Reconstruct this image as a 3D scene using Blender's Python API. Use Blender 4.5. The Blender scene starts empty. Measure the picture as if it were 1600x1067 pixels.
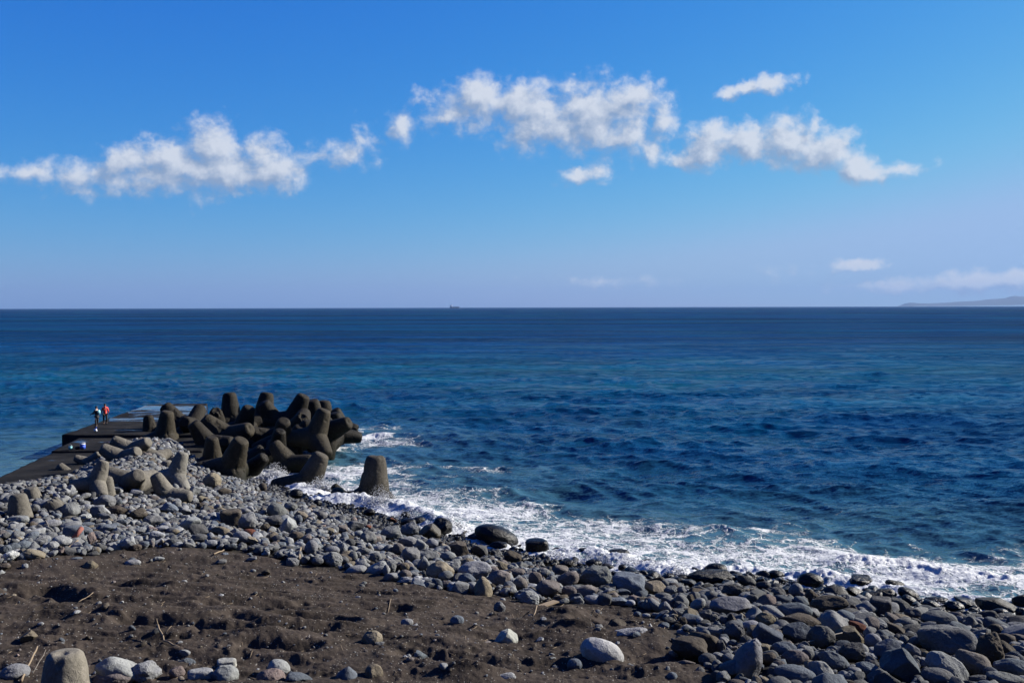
import bpy, bmesh, math, random
import numpy as np
from mathutils import Vector, Matrix, Euler, Quaternion, noise as mnoise

# ---------------------------------------------------------------- camera, light
sc = bpy.context.scene
col = sc.collection
F, W, HH = 1560.0, 1600.0, 1067.0           # focal length and frame in photograph pixels
CAMZ = 11.6
PITCH, ROLL = math.atan(53.5 / F), math.radians(0.143)
cam_d = bpy.data.cameras.new('camera')
cam_d.lens = 36.0 * F / W
cam_d.sensor_width = 36.0
cam_d.clip_start, cam_d.clip_end = 0.1, 200000.0
cam = bpy.data.objects.new('camera', cam_d)
col.objects.link(cam)
cam.matrix_world = (Matrix.Translation((0, 0, CAMZ)) @ Matrix.Rotation(math.radians(90) - PITCH, 4, 'X')
                    @ Matrix.Rotation(-ROLL, 4, 'Z'))
sc.camera = cam
CM = np.array(cam.matrix_world.to_3x3())

SUN_EL, SUN_AZ = math.radians(28), math.radians(67)     # azimuth clockwise from the view direction (+Y)
SUN = Vector((math.cos(SUN_EL) * math.sin(SUN_AZ), math.cos(SUN_EL) * math.cos(SUN_AZ), math.sin(SUN_EL)))
sl = bpy.data.lights.new('sun', 'SUN')
sl.energy, sl.angle, sl.color = 5.0, math.radians(0.53), (1.0, 0.94, 0.86)
so = bpy.data.objects.new('sun', sl)
col.objects.link(so)
so.rotation_euler = SUN.to_track_quat('Z', 'Y').to_euler()
so.location = (60, 20, 60)

sc.view_settings.view_transform = 'Standard'
sc.view_settings.look = 'None'
sc.view_settings.gamma = 1.0
sc.view_settings.exposure = 1.5
sc.view_settings.use_curve_mapping = False
sc.cycles.max_bounces = 6
sc.cycles.diffuse_bounces = 2
sc.cycles.glossy_bounces = 3
sc.cycles.transmission_bounces = 2
sc.cycles.volume_bounces = 1
sc.cycles.caustics_reflective = False
sc.cycles.caustics_refractive = False


# ---------------------------------------------------------------- node helpers
class NB:
    """tiny node-tree builder: values may be sockets, numbers or tuples"""
    def __init__(s, nt):
        s.nt = nt

    def n(s, typ, **kw):
        nd = s.nt.nodes.new(typ)
        for k, v in kw.items():
            setattr(nd, k, v)
        return nd

    def put(s, sock, v):
        if isinstance(v, bpy.types.NodeSocket):
            s.nt.links.new(v, sock)
        elif v is not None:
            try:
                sock.default_value = v
            except Exception:
                sock.default_value = (v, v, v) if not hasattr(v, '__len__') else (*v, 1.0)

    def m(s, op, a, b=None, c=None, clamp=False):
        nd = s.n('ShaderNodeMath', operation=op, use_clamp=clamp)
        s.put(nd.inputs[0], a); s.put(nd.inputs[1], b); s.put(nd.inputs[2], c)
        return nd.outputs[0]

    def v(s, op, a, b=None, c=None, scale=None):
        nd = s.n('ShaderNodeVectorMath', operation=op)
        s.put(nd.inputs[0], a); s.put(nd.inputs[1], b); s.put(nd.inputs[2], c)
        if scale is not None:
            s.put(nd.inputs['Scale'], scale)
        return nd.outputs['Value'] if op in ('LENGTH', 'DOT_PRODUCT', 'DISTANCE') else nd.outputs[0]

    def mix(s, f, a, b, blend='MIX'):
        nd = s.n('ShaderNodeMix', data_type='RGBA', blend_type=blend)
        nd.clamp_factor = True
        s.put(nd.inputs[0], f)
        for sock, v in ((nd.inputs[6], a), (nd.inputs[7], b)):
            if isinstance(v, tuple) and len(v) == 3:
                v = (*v, 1.0)
            s.put(sock, v)
        return nd.outputs[2]

    def ss(s, x, lo, hi, a=0.0, b=1.0):
        nd = s.n('ShaderNodeMapRange', interpolation_type='SMOOTHSTEP')
        s.put(nd.inputs[0], x); s.put(nd.inputs[1], lo); s.put(nd.inputs[2], hi); s.put(nd.inputs[3], a); s.put(nd.inputs[4], b)
        return nd.outputs[0]

    def noise(s, vec, scale, detail=3.0, rough=0.5, dist=0.0, out=0):
        nd = s.n('ShaderNodeTexNoise')
        s.put(nd.inputs['Vector'], vec); s.put(nd.inputs['Scale'], scale)
        s.put(nd.inputs['Detail'], detail); s.put(nd.inputs['Roughness'], rough); s.put(nd.inputs['Distortion'], dist)
        return nd.outputs[out]

    def vor(s, vec, scale, feature='F1', out=0, rand=1.0):
        nd = s.n('ShaderNodeTexVoronoi', feature=feature)
        s.put(nd.inputs['Vector'], vec); s.put(nd.inputs['Scale'], scale); s.put(nd.inputs['Randomness'], rand)
        return nd.outputs[out]

    def bump(s, h, strength, dist, normal=None):
        nd = s.n('ShaderNodeBump')
        s.put(nd.inputs['Strength'], strength); s.put(nd.inputs['Distance'], dist); s.put(nd.inputs['Height'], h)
        s.put(nd.inputs['Normal'], normal)
        return nd.outputs[0]


def new_mat(name):
    m = bpy.data.materials.new(name)
    m.use_nodes = True
    nt = m.node_tree
    nt.nodes.clear()
    b = NB(nt)
    out = b.n('ShaderNodeOutputMaterial')
    p = b.n('ShaderNodeBsdfPrincipled')
    nt.links.new(p.outputs[0], out.inputs[0])
    return m, b, p


# ---------------------------------------------------------------- the sky (world)
world = bpy.data.worlds.new('World')
sc.world = world
world.use_nodes = True
wn = world.node_tree
wn.nodes.clear()
wb = NB(wn)
SKY_S = 0.05
SREF = 0.1414           # sky strength times exposure
sky = wb.n('ShaderNodeTexSky', sky_type='NISHITA')
sky.sun_disc = False
sky.sun_elevation, sky.sun_rotation = SUN_EL, SUN_AZ
sky.altitude, sky.air_density, sky.dust_density, sky.ozone_density = 0.0, 1.0, 0.4, 2.2
gen = wb.n('ShaderNodeTexCoord').outputs['Generated']
dirv = wb.v('NORMALIZE', gen)


def px_az_el(u, v):
    d = CM @ np.array([(u - 800.0) / F, (533.5 - v) / F, -1.0])
    return math.atan2(d[0], d[1]), math.atan2(d[2], math.hypot(d[0], d[1]))


# clouds: (u, v, half width, half height, strength) of the puffs, in photograph pixels; turned into azimuth and elevation
CLOUDS = [(50, 272, 46, 18, .75), (110, 280, 70, 22, .66), (200, 258, 48, 26, .85), (262, 246, 50, 26, .88), (330, 232, 50, 36, .92),
          (405, 240, 42, 34, .82), (340, 265, 115, 36, .95), (225, 278, 120, 26, .85), (425, 270, 38, 28, .95),
          (520, 245, 64, 20, .66), (575, 216, 18, 28, .62), (625, 205, 26, 30, .6),
          (668, 160, 26, 20, .75), (748, 158, 48, 38, 1), (700, 185, 45, 26, .7), (822, 168, 55, 38, 1), (868, 135, 38, 18, .6),
          (900, 116, 16, 8, .5), (850, 203, 75, 34, .95), (930, 182, 72, 50, 1), (985, 160, 42, 30, .95), (1018, 133, 20, 14, .6),
          (985, 212, 42, 34, .85), (1036, 192, 26, 42, .75), (1022, 240, 26, 22, .7), (1062, 250, 40, 16, .75), (780, 215, 30, 12, .35),
          (1108, 228, 38, 36, 1), (1170, 222, 58, 28, .9), (1238, 222, 48, 38, 1), (1272, 198, 16, 20, .7), (1290, 236, 42, 30, 1),
          (1342, 264, 38, 24, 1), (1410, 263, 34, 14, .75), (1210, 130, 36, 13, 1), (1165, 138, 34, 10, .9), (1140, 147, 20, 10, .8),
          (905, 275, 40, 13, .75), (942, 268, 26, 20, .75), (1090, 190, 40, 12, .35), (1342, 412, 32, 11, .95), (1530, 442, 110, 14, 1.0), (1595, 434, 50, 11, 1.0),
          (1400, 451, 90, 12, .7), (1240, 428, 50, 16, .25), (1400, 415, 18, 5, .3), (960, 441, 130, 9, .45)]
grp = bpy.data.node_groups.new('cloud_field', 'ShaderNodeTree')
grp.interface.new_socket('P', in_out='INPUT', socket_type='NodeSocketVector')
grp.interface.new_socket('D', in_out='OUTPUT', socket_type='NodeSocketFloat')
gb = NB(grp)
gi, go = gb.n('NodeGroupInput'), gb.n('NodeGroupOutput')
P0 = gi.outputs[0]
w1 = gb.noise(P0, 0.022, 4.0, 0.6, out=1)
w1 = gb.v('MULTIPLY', gb.v('SUBTRACT', w1, (0.5, 0.5, 0.5)), (44.0, 30.0, 0.0))
w2 = gb.noise(P0, 0.09, 3.0, 0.6, out=1)
w2 = gb.v('MULTIPLY', gb.v('SUBTRACT', w2, (0.5, 0.5, 0.5)), (17.0, 13.0, 0.0))
Pw = gb.v('ADD', P0, gb.v('ADD', w1, w2))
fld = None
for (u, v, rx, ry, st) in CLOUDS:
    az, el = px_az_el(u, v)
    cx, cy = az * F, el * F
    e = gb.v('MULTIPLY_ADD', Pw, (0.62 / rx, 0.60 / ry, 0.0), (-0.62 * cx / rx, -0.60 * cy / ry, 0.0))
    q = gb.m('MULTIPLY_ADD', gb.v('LENGTH', e), -st, st)
    if fld is None:
        fld = q
    else:
        fld = gb.m('SMOOTH_MAX', fld, q, 0.22)
fb = gb.noise(gb.v('MULTIPLY', P0, (1.0, 1.15, 1.0)), 0.026, 9.0, 0.60, 0.15)
bil = gb.vor(gb.v('ADD', P0, gb.v('MULTIPLY', w2, (1.2, 1.2, 0.0))), 0.045, 'SMOOTH_F1', 0)
fb = gb.m('ADD', fb, gb.m('MULTIPLY', gb.m('SUBTRACT', .42, bil), .22))
fld = gb.m('ADD', fld, gb.m('MULTIPLY', gb.m('SUBTRACT', fb, 0.5), 1.25))
grp.links.new(fld, go.inputs[0])

sx = wb.n('ShaderNodeSeparateXYZ'); wn.links.new(dirv, sx.inputs[0])
az = wb.m('ARCTAN2', sx.outputs[0], sx.outputs[1])
el = wb.m('ARCSINE', sx.outputs[2])
cb = wb.n('ShaderNodeCombineXYZ')
wn.links.new(wb.m('MULTIPLY', az, F), cb.inputs[0]); wn.links.new(wb.m('MULTIPLY', el, F), cb.inputs[1])
P = cb.outputs[0]


def field(p):
    g = wb.n('ShaderNodeGroup'); g.node_tree = grp
    wb.put(g.inputs[0], p)
    return g.outputs[0]


d0 = field(P)
d1 = field(wb.v('ADD', P, (16.0, 18.0, 0.0)))
alpha = wb.ss(d0, 0.16, 0.76, 0.0, 0.90)
lit = wb.m('MULTIPLY_ADD', wb.m('SUBTRACT', d0, d1), 1.5, 0.44, clamp=True)
thick = wb.ss(d0, 0.25, 0.85)
lit = wb.m('MULTIPLY_ADD', thick, -0.12, lit, clamp=True)
K = 1.0 / SREF
ccol = wb.mix(lit, (0.30 * K, 0.39 * K, 0.55 * K), (0.80 * K, 0.83 * K, 0.88 * K))
# Nishita, with the deep polarised blue of the photograph
sp3 = wb.n('ShaderNodeSeparateColor'); wn.links.new(sky.outputs[0], sp3.inputs[0])
cm3 = wb.n('ShaderNodeCombineColor')
for i_, (k_, g_, c_) in enumerate(((.29, 2.25, 5.6), (.41, 1.15, 5.3), (.72, .38, 5.2))):
    x_ = sp3.outputs[i_]
    t_ = wb.m('MULTIPLY', wb.m('POWER', wb.m('DIVIDE', x_, c_), g_), k_ / SREF)
    wn.links.new(wb.m('SMOOTH_MIN', t_, (.34, .52, .82)[i_] / SREF, .12 / SREF), cm3.inputs[i_])
sky_c = cm3.outputs[0]
skyc = wb.mix(alpha, sky_c, ccol)
bg = wb.n('ShaderNodeBackground')
wn.links.new(skyc, bg.inputs[0]); bg.inputs[1].default_value = SKY_S
wo = wb.n('ShaderNodeOutputWorld')
wn.links.new(bg.outputs[0], wo.inputs[0])


# ---------------------------------------------------------------- numeric helpers
def hash2(ix, iy, seed):
    h = (ix.astype(np.int64) * 374761393 + iy.astype(np.int64) * 668265263 + seed * 2147483647 + 1013904223) & 0xffffffff
    h = ((h ^ (h >> 13)) * 1274126177) & 0xffffffff
    h = ((h ^ (h >> 16)) * 2246822519) & 0xffffffff
    return ((h ^ (h >> 15)) & 0xffffff) / float(0xffffff)


def vn(x, y, seed=0):
    ix, iy = np.floor(x), np.floor(y)
    fx, fy = x - ix, y - iy
    fx = fx * fx * fx * (fx * (fx * 6 - 15) + 10); fy = fy * fy * fy * (fy * (fy * 6 - 15) + 10)
    a, b = hash2(ix, iy, seed), hash2(ix + 1, iy, seed)
    c, d = hash2(ix, iy + 1, seed), hash2(ix + 1, iy + 1, seed)
    return (a + (b - a) * fx) * (1 - fy) + (c + (d - c) * fx) * fy


def fbm(x, y, seed=0, octv=4, gain=0.5):
    s, a, t = 0.0, 1.0, 0.0
    for k in range(octv):
        c, sn = math.cos(0.7 * k), math.sin(0.7 * k)
        s = s + a * vn((x * c - y * sn) * 2 ** k + 17.3 * k, (x * sn + y * c) * 2 ** k - 9.1 * k, seed + k)
        t += a
        a *= gain
    return s / t


def ray(u, v):
    d = CM @ np.array([(u - 800.0) / F, (533.5 - v) / F, -1.0])
    return d


def at_z(u, v, z):
    d = ray(u, v)
    t = (z - CAMZ) / d[2]
    return np.array([d[0] * t, d[1] * t, z])


def at_y(u, v, y):
    d = ray(u, v)
    t = y / d[1]
    return np.array([d[0] * t, y, CAMZ + d[2] * t])


def to_px(x, y, z):
    q = np.stack([x, y, np.asarray(z) - CAMZ], -1) @ CM
    return 800.0 - F * q[..., 0] / q[..., 2], 533.5 + F * q[..., 1] / q[..., 2]


def seg_dist(x, y, poly, closed=False):
    best = np.full(np.shape(x), 1e9)
    n = len(poly)
    for i in range(n if closed else n - 1):
        ax, ay = poly[i]; bx, by = poly[(i + 1) % n]
        dx, dy = bx - ax, by - ay
        t = np.clip(((x - ax) * dx + (y - ay) * dy) / (dx * dx + dy * dy + 1e-9), 0, 1)
        best = np.minimum(best, np.hypot(x - ax - t * dx, y - ay - t * dy))
    return best


def inside(x, y, poly):
    r = np.zeros(np.shape(x), bool)
    n = len(poly)
    for i in range(n):
        x1, y1 = poly[i]; x2, y2 = poly[(i + 1) % n]
        if y1 == y2:
            continue
        c = ((y1 > y) != (y2 > y)) & (x < (x2 - x1) * (y - y1) / (y2 - y1) + x1)
        r ^= c
    return r


# ---------------------------------------------------------------- shape of the coast
SHORE_PX = [(-60, 806), (20, 765), (75, 728), (130, 700), (215, 686), (300, 694), (345, 722), (410, 752), (470, 772), (540, 790), (600, 806), (650, 818), (700, 838), (760, 848), (805, 862),
            (860, 876), (925, 893), (985, 902), (1050, 912), (1120, 904), (1200, 908), (1260, 925), (1330, 925), (1400, 940),
            (1470, 952), (1540, 958), (1620, 965)]
shore = [tuple(at_z(u, v, 0.0)[:2]) for u, v in SHORE_PX]
LAND = [(-300.0, 60.0), (-60.0, 56.0)] + shore + [(50.0, 31.0), (90.0, 22.0), (400.0, 10.0), (400.0, -300.0), (-300.0, -300.0)]
LANDLINE = [(-300.0, 60.0), (-60.0, 56.0)] + shore + [(50.0, 31.0), (90.0, 22.0), (400.0, 10.0)]


HEAP = [tuple(at_z(u, v, 1.8)[:2]) for u, v in [(262, 690), (215, 712), (190, 745), (140, 785), (70, 815), (0, 840)]]


def sd_shore(x, y):
    d = seg_dist(x, y, LANDLINE)
    return np.where(inside(x, y, LAND), d, -d)


def ground0(x, y):
    x = np.asarray(x, float); y = np.asarray(y, float)
    d = sd_shore(x, y)
    z = np.where(d > 0, 3.7 * (1 - np.exp(-(np.maximum(d, 0) / 12.5) ** 1.3)), np.maximum(d * 0.22, -5.0))
    z = z + 1.0 * np.exp(-(seg_dist(x, y, HEAP) / 3.4) ** 2) * np.clip(d / 3, 0, 1)      # stones heaped against the pier
    z = z + 0.012 * np.clip(24 - y, 0, 8) ** 2 * (d > 0) * (np.clip(-x + 6, 0, 6) / 6)
    z = np.where(y < 10, z + (9.7 - z) * np.clip((10 - y) / 9.0, 0, 1) ** 0.8, z)   # the bank the camera stands on
    z = z + np.clip(-y - 5, 0, 110) * .75                                        # and an unseen slope added behind it to cut sky fill
    return z


_ts = None


def hit(u, v, lift=0.0, g=ground0):
    d = ray(u, v)
    ys = np.concatenate([np.arange(14, 40, 0.15), np.arange(40, 110, 0.4)])
    t = ys / d[1]
    X, Z = d[0] * t, CAMZ + d[2] * t
    k = np.argmax(Z - (g(X, ys) + lift) < 0)
    if k == 0:
        k = len(ys) - 1
    return np.array([X[k], ys[k], Z[k]])


SAND_PX = [(-250, 868), (0, 884), (60, 872), (150, 866), (235, 858), (330, 860), (390, 864), (470, 884), (560, 893), (640, 916), (715, 928), (780, 932),
           (850, 944), (960, 948), (1010, 955), (1040, 975), (1058, 990), (1050, 1020), (1110, 1045), (1120, 1080), (1050, 1120), (-250, 1150)]
SAND = [tuple(hit(u, min(v, 1100))[:2]) if v < 1110 else None for u, v in SAND_PX]
SAND[-2] = (4.5, 12.0)
SAND[-1] = (-25.0, 12.0)

# ruts and scarps in the sand: (px points, width m, depth m)
RUTS = [([(35, 930), (70, 926), (110, 938)], .42, .30), ([(135, 908), (180, 912), (235, 918)], .3, .16),
        ([(210, 972), (260, 980), (330, 986), (400, 990), (500, 990)], .38, .26), ([(330, 950), (400, 952), (460, 954)], .28, .16),
        ([(362, 970), (398, 974)], .3, .2), ([(470, 948), (530, 950), (620, 953)], .25, .13), ([(450, 972), (530, 975)], .38, .28),
        ([(395, 1015), (480, 1020)], .35, .22), ([(145, 965), (205, 972)], .25, .12), ([(0, 922), (60, 945)], .22, .1),
        ([(820, 968), (870, 966)], .3, .16), ([(925, 985), (960, 990)], .4, .3), ([(650, 985), (720, 990)], .22, .08),
        ([(1000, 1035), (1080, 1030)], .5, .25), ([(640, 1030), (760, 1045)], .35, .14), ([(230, 1030), (330, 1035)], .25, .14)]
MOUNDS = [(880, 975, 1.0, .35), (900, 1000, 1.3, .22), (1040, 1010, 1.2, .3), (170, 960, 1.2, .14), (440, 1000, 1.2, .2), (300, 1000, 1.0, .16),
          (560, 1030, 1.4, .12), (90, 890, 1.5, .12), (700, 1000, 1.3, .12), (340, 935, 1.6, .1), (730, 1060, .8, .22)]
ruts_w = [([tuple(hit(u, v)[:2]) for u, v in pts], w, dp) for pts, w, dp in RUTS]
mounds_w = [(*hit(u, v)[:2], r, h) for u, v, r, h in MOUNDS]


def sand_mask(x, y):
    ins = inside(x, y, SAND)
    d = seg_dist(x, y, SAND, True)
    return np.clip(0.5 + np.where(ins, d, -d) / 0.7, 0, 1)


_rs = np.random.RandomState(5)
DIMPLES = []
for _ in range(330):
    u, v = _rs.uniform(-20, 1080), _rs.uniform(870, 1067)
    p = hit(u, v)
    DIMPLES.append((p[0], p[1], _rs.uniform(.10, .24), _rs.uniform(.02, .065)))


def ground(x, y):
    x = np.asarray(x, float); y = np.asarray(y, float)
    z = ground0(x, y)
    m = sand_mask(x, y)
    wx, wy = x + 0.5 * (fbm(x * .8, y * .8, 3) - .5), y + 0.5 * (fbm(x * .8, y * .8, 9) - .5)
    r = (fbm(wx * .35, wy * 1.15, 21, 4, .5) - .5) * .30
    ridg = 1 - np.abs(2 * fbm(wx * .5, wy * 1.4, 33, 3, .5) - 1)
    rid2 = 1 - np.abs(2 * fbm(wx * .22, wy * 1.1, 37, 3, .5) - 1)
    r = r + (rid2 ** 4 - .3) * .13 + (ridg ** 3 - .4) * .06 + (fbm(x * 5, y * 6, 44, 3, .6) - .5) * .055 + (fbm(x * 12, y * 14, 54, 3, .7) - .5) * .045
    near = (x > -30) & (x < 14) & (y > 14) & (y < 40)
    xs, ys = x[near] if x.ndim else x, y[near] if y.ndim else y
    if np.size(xs) and x.ndim:
        add = np.zeros_like(xs)
        for pts, w, dp in ruts_w:
            wd = seg_dist(xs + 0.25 * (fbm(xs * 1.6, ys * 1.6, 71) - .5), ys + 0.35 * (fbm(xs * 1.3, ys * 1.3, 72) - .5), pts)
            add += dp * 1.1 * (-np.exp(-(wd / w) ** 2) + .35 * np.exp(-((wd - 1.7 * w) / w) ** 2))
        for mx, my, rr, h in mounds_w:
            add += h * np.exp(-((xs - mx) ** 2 + (ys - my) ** 2) / (rr * rr))
        for dx, dy, rr, h in DIMPLES:
            k = (np.abs(xs - dx) < rr * 2.2) & (np.abs(ys - dy) < rr * 2.2)
            if k.any():
                q = ((xs[k] - dx) ** 2 + (ys[k] - dy) ** 2) / (rr * rr)
                add[k] += h * (-np.exp(-q) + .5 * np.exp(-(q - 1.6) ** 2 * 1.5))
        r[near] = r[near] + add
    return z + m * r + (1 - m) * (fbm(x * .6, y * .6, 61, 3) - .5) * .25 * (z > -.3)


# ---------------------------------------------------------------- mesh helpers
def tag(o, label=None, cat=None, group=None, kind=None):
    for k, v in (('label', label), ('category', cat), ('group', group), ('kind', kind)):
        if v:
            o[k] = v
    return o


def link(name, me, mat=None, parent=None, smooth=True):
    o = bpy.data.objects.new(name, me)
    col.objects.link(o)
    if mat and not me.materials:
        me.materials.append(mat)
    if parent is not None:
        o.parent = parent
    if smooth and len(me.polygons):
        me.polygons.foreach_set('use_smooth', np.ones(len(me.polygons), bool))
    return o


def mesh_from(name, V, Fc):
    """V (n,3), Fc (m,k) arrays"""
    me = bpy.data.meshes.new(name)
    V = np.asarray(V, np.float32); Fc = np.asarray(Fc, np.int32)
    m, k = Fc.shape
    me.vertices.add(len(V)); me.loops.add(m * k); me.polygons.add(m)
    me.vertices.foreach_set('co', V.ravel())
    me.loops.foreach_set('vertex_index', Fc.ravel())
    me.polygons.foreach_set('loop_start', np.arange(0, m * k, k, dtype=np.int32))
    me.update(calc_edges=True)
    return me


def grid_faces(nr, nc, closed=False):
    i = np.arange(nr - 1)[:, None] * nc
    j = np.arange(nc - 1)[None, :]
    a = (i + j).ravel()
    return np.stack([a, a + 1, a + nc + 1, a + nc], 1)


def empty(name, loc, rz=0.0, label=None, cat=None, group=None):
    o = bpy.data.objects.new(name, None)
    o.empty_display_size = 0.3
    col.objects.link(o)
    o.location = loc
    o.rotation_euler = (0, 0, rz)
    return tag(o, label, cat, group)


def bm_obj(name, bm, mat, parent=None, smooth=True):
    me = bpy.data.meshes.new(name)
    bm.normal_update()
    bm.to_mesh(me); bm.free()
    return link(name, me, mat, parent, smooth)


def add_box(bm, c, s, rz=0.0, bev=0.0):
    r = bmesh.ops.create_cube(bm, size=1.0)
    M = Matrix.Translation(c) @ Matrix.Rotation(rz, 4, 'Z') @ Matrix.Diagonal((s[0], s[1], s[2], 1))
    bmesh.ops.transform(bm, matrix=M, verts=r['verts'])
    if bev:
        es = {e for v in r['verts'] for e in v.link_edges}
        bmesh.ops.bevel(bm, geom=list(es), offset=bev, segments=2, affect='EDGES')


def add_tube(bm, pts, rads, seg=8):
    rings = []
    for i, p in enumerate(pts):
        p = Vector(p)
        a = Vector(pts[max(i - 1, 0)]); b = Vector(pts[min(i + 1, len(pts) - 1)])
        q = (b - a).to_track_quat('Z', 'Y')
        rings.append([bm.verts.new(p + q @ Vector((math.cos(t) * rads[i], math.sin(t) * rads[i], 0)))
                      for t in [2 * math.pi * k / seg for k in range(seg)]])
    for i in range(len(rings) - 1):
        for k in range(seg):
            bm.faces.new((rings[i][k], rings[i][(k + 1) % seg], rings[i + 1][(k + 1) % seg], rings[i + 1][k]))
    bm.faces.new(rings[0][::-1]); bm.faces.new(rings[-1])

# ---------------------------------------------------------------- materials
def geo_pos(b):
    return b.n('ShaderNodeNewGeometry').outputs['Position']


def obj_co(b):
    return b.n('ShaderNodeTexCoord').outputs['Object']


def plain(name, c, rough=0.7, spec=0.3, bumps=None, var=0.25, scale=4.0):
    m, b, p = new_mat(name)
    co = obj_co(b)
    nz = b.noise(co, scale, 4.0, 0.6)
    k = b.m('MULTIPLY_ADD', nz, 2 * var, 1 - var)
    p.inputs['Base Color'].default_value = (*c, 1)
    cc = b.v('SCALE', c, scale=k)
    m.node_tree.links.new(cc, p.inputs['Base Color'])
    p.inputs['Roughness'].default_value = rough
    p.inputs['Specular IOR Level'].default_value = spec
    if bumps:
        m.node_tree.links.new(b.bump(b.noise(co, bumps[0], 4.0, .6), bumps[1], bumps[2]), p.inputs['Normal'])
    return m


# --- ground: dark volcanic sand, dark shingle under the rocks, wet near the water
mat_ground, b, p = new_mat('ground')
po = geo_pos(b)
a_s = b.n('ShaderNodeAttribute', attribute_name='sand').outputs['Fac']
a_w = b.n('ShaderNodeAttribute', attribute_name='wet').outputs['Fac']
n1 = b.noise(po, 0.7, 5.0, 0.6)
n2 = b.noise(po, 9.0, 4.0, 0.65)
n3 = b.noise(po, 45.0, 3.0, 0.7)
sandc = b.mix(b.ss(n1, .35, .68), (0.021, 0.0172, 0.0142), (0.040, 0.0322, 0.0265))
sandc = b.mix(b.ss(n2, .42, .75, 0, .5), sandc, (0.058, 0.0465, 0.038))
sandc = b.mix(b.ss(n3, .55, .75, 0, .6), sandc, (0.012, 0.010, 0.009))
fleck = b.vor(po, 15.0, 'F1', 0)
flc = b.vor(po, 15.0, 'F1', 1)
sp = b.n('ShaderNodeSeparateColor'); b.nt.links.new(flc, sp.inputs[0])
fm = b.m('MULTIPLY', b.ss(fleck, .34, .22), b.ss(sp.outputs[0], .80, .84))
sandc = b.mix(b.m('MULTIPLY', fm, .8), sandc, (0.17, 0.16, 0.14))
shing = b.mix(b.ss(b.vor(po, 9.0, 'F1', 0), .1, .6), (0.026, 0.025, 0.024), (0.007, 0.007, 0.007))
gc = b.mix(a_s, shing, sandc)
gc = b.mix(a_w, gc, b.v('SCALE', gc, scale=.32))
b.nt.links.new(gc, p.inputs['Base Color'])
b.nt.links.new(b.m('MULTIPLY_ADD', a_w, -.5, .9), p.inputs['Roughness'])
p.inputs['Specular IOR Level'].default_value = .04
hgt = b.m('ADD', b.m('MULTIPLY', n3, .3), n2)
hgt = b.m('ADD', hgt, b.m('MULTIPLY', fm, .5))
b.nt.links.new(b.bump(hgt, .9, .035), p.inputs['Normal'])


# --- stone: tone comes with each stone (object colour, or a colour attribute for the small ones)
def stone_mat(name, from_attr=False, pitted=False):
    m, b, p = new_mat(name)
    if from_attr:
        at = b.n('ShaderNodeAttribute', attribute_name='tone')
        c, al = at.outputs['Color'], at.outputs['Alpha']
        co = geo_pos(b)
        sc_ = 1.0
    else:
        oi = b.n('ShaderNodeObjectInfo')
        c, al = oi.outputs['Color'], oi.outputs['Alpha']
        co = b.v('ADD', geo_pos(b), b.v('SCALE', (13.0, 7.0, 3.0), scale=oi.outputs['Random']))
        sc_ = 1.0
    n1 = b.noise(co, 3.0, 5.0, .62)
    n2 = b.noise(co, 16.0, 4.0, .7)
    n3 = b.noise(co, 60.0, 2.0, .7)
    k = b.m('ADD', b.ss(n1, .25, .75, .78, 1.16), b.ss(n2, .3, .7, -.13, .13))
    cc = b.v('SCALE', c, scale=k)
    # pale lichen, salt and rusty stains
    st = b.ss(b.noise(b.v('ADD', co, (5.0, 1.0, 9.0)), 2.2, 5.0, .7), .58, .70, 0, .35)
    cc = b.mix(st, cc, b.v('MULTIPLY', cc, (1.25, 1.12, .92)))
    n4 = b.noise(b.v('ADD', co, (1.0, 8.0, 2.0)), 5.5, 6.0, .75)
    dryness = b.m('SUBTRACT', 1.0, al, clamp=True)
    cc = b.mix(b.m('MULTIPLY', b.ss(n4, .60, .70, 0, .45), dryness), cc, (0.24, 0.235, 0.225))
    sp_ = b.ss(b.vor(co, 22.0 if pitted else 13.0, 'F1', 0), .05, .30 if pitted else .16)
    spm = b.ss(n1, .35 if pitted else .55, .6)
    spf = b.m('MULTIPLY', b.m('SUBTRACT', 1.0, sp_), spm)
    cc = b.mix(b.m('MULTIPLY', spf, .75), cc, b.v('SCALE', cc, scale=.28))
    b.nt.links.new(cc, p.inputs['Base Color'])
    b.nt.links.new(b.m('MULTIPLY_ADD', al, -.62, .9), p.inputs['Roughness'])
    b.nt.links.new(b.m('MULTIPLY_ADD', al, .14, .05), p.inputs['Specular IOR Level'])
    h = b.m('ADD', b.m('MULTIPLY', n1, 1.6), b.m('ADD', b.m('MULTIPLY', n2, .8 if pitted else .45), b.m('MULTIPLY', n3, .22 if pitted else .12)))
    h = b.m('SUBTRACT', h, b.m('MULTIPLY', spf, .9))
    b.nt.links.new(b.bump(h, 1.0, .06 if pitted else .05), p.inputs['Normal'])
    return m


mat_stone = stone_mat('stone')
mat_pitted = stone_mat('pitted_stone', pitted=True)
mat_cobble = stone_mat('cobble_stone', from_attr=True)


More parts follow.
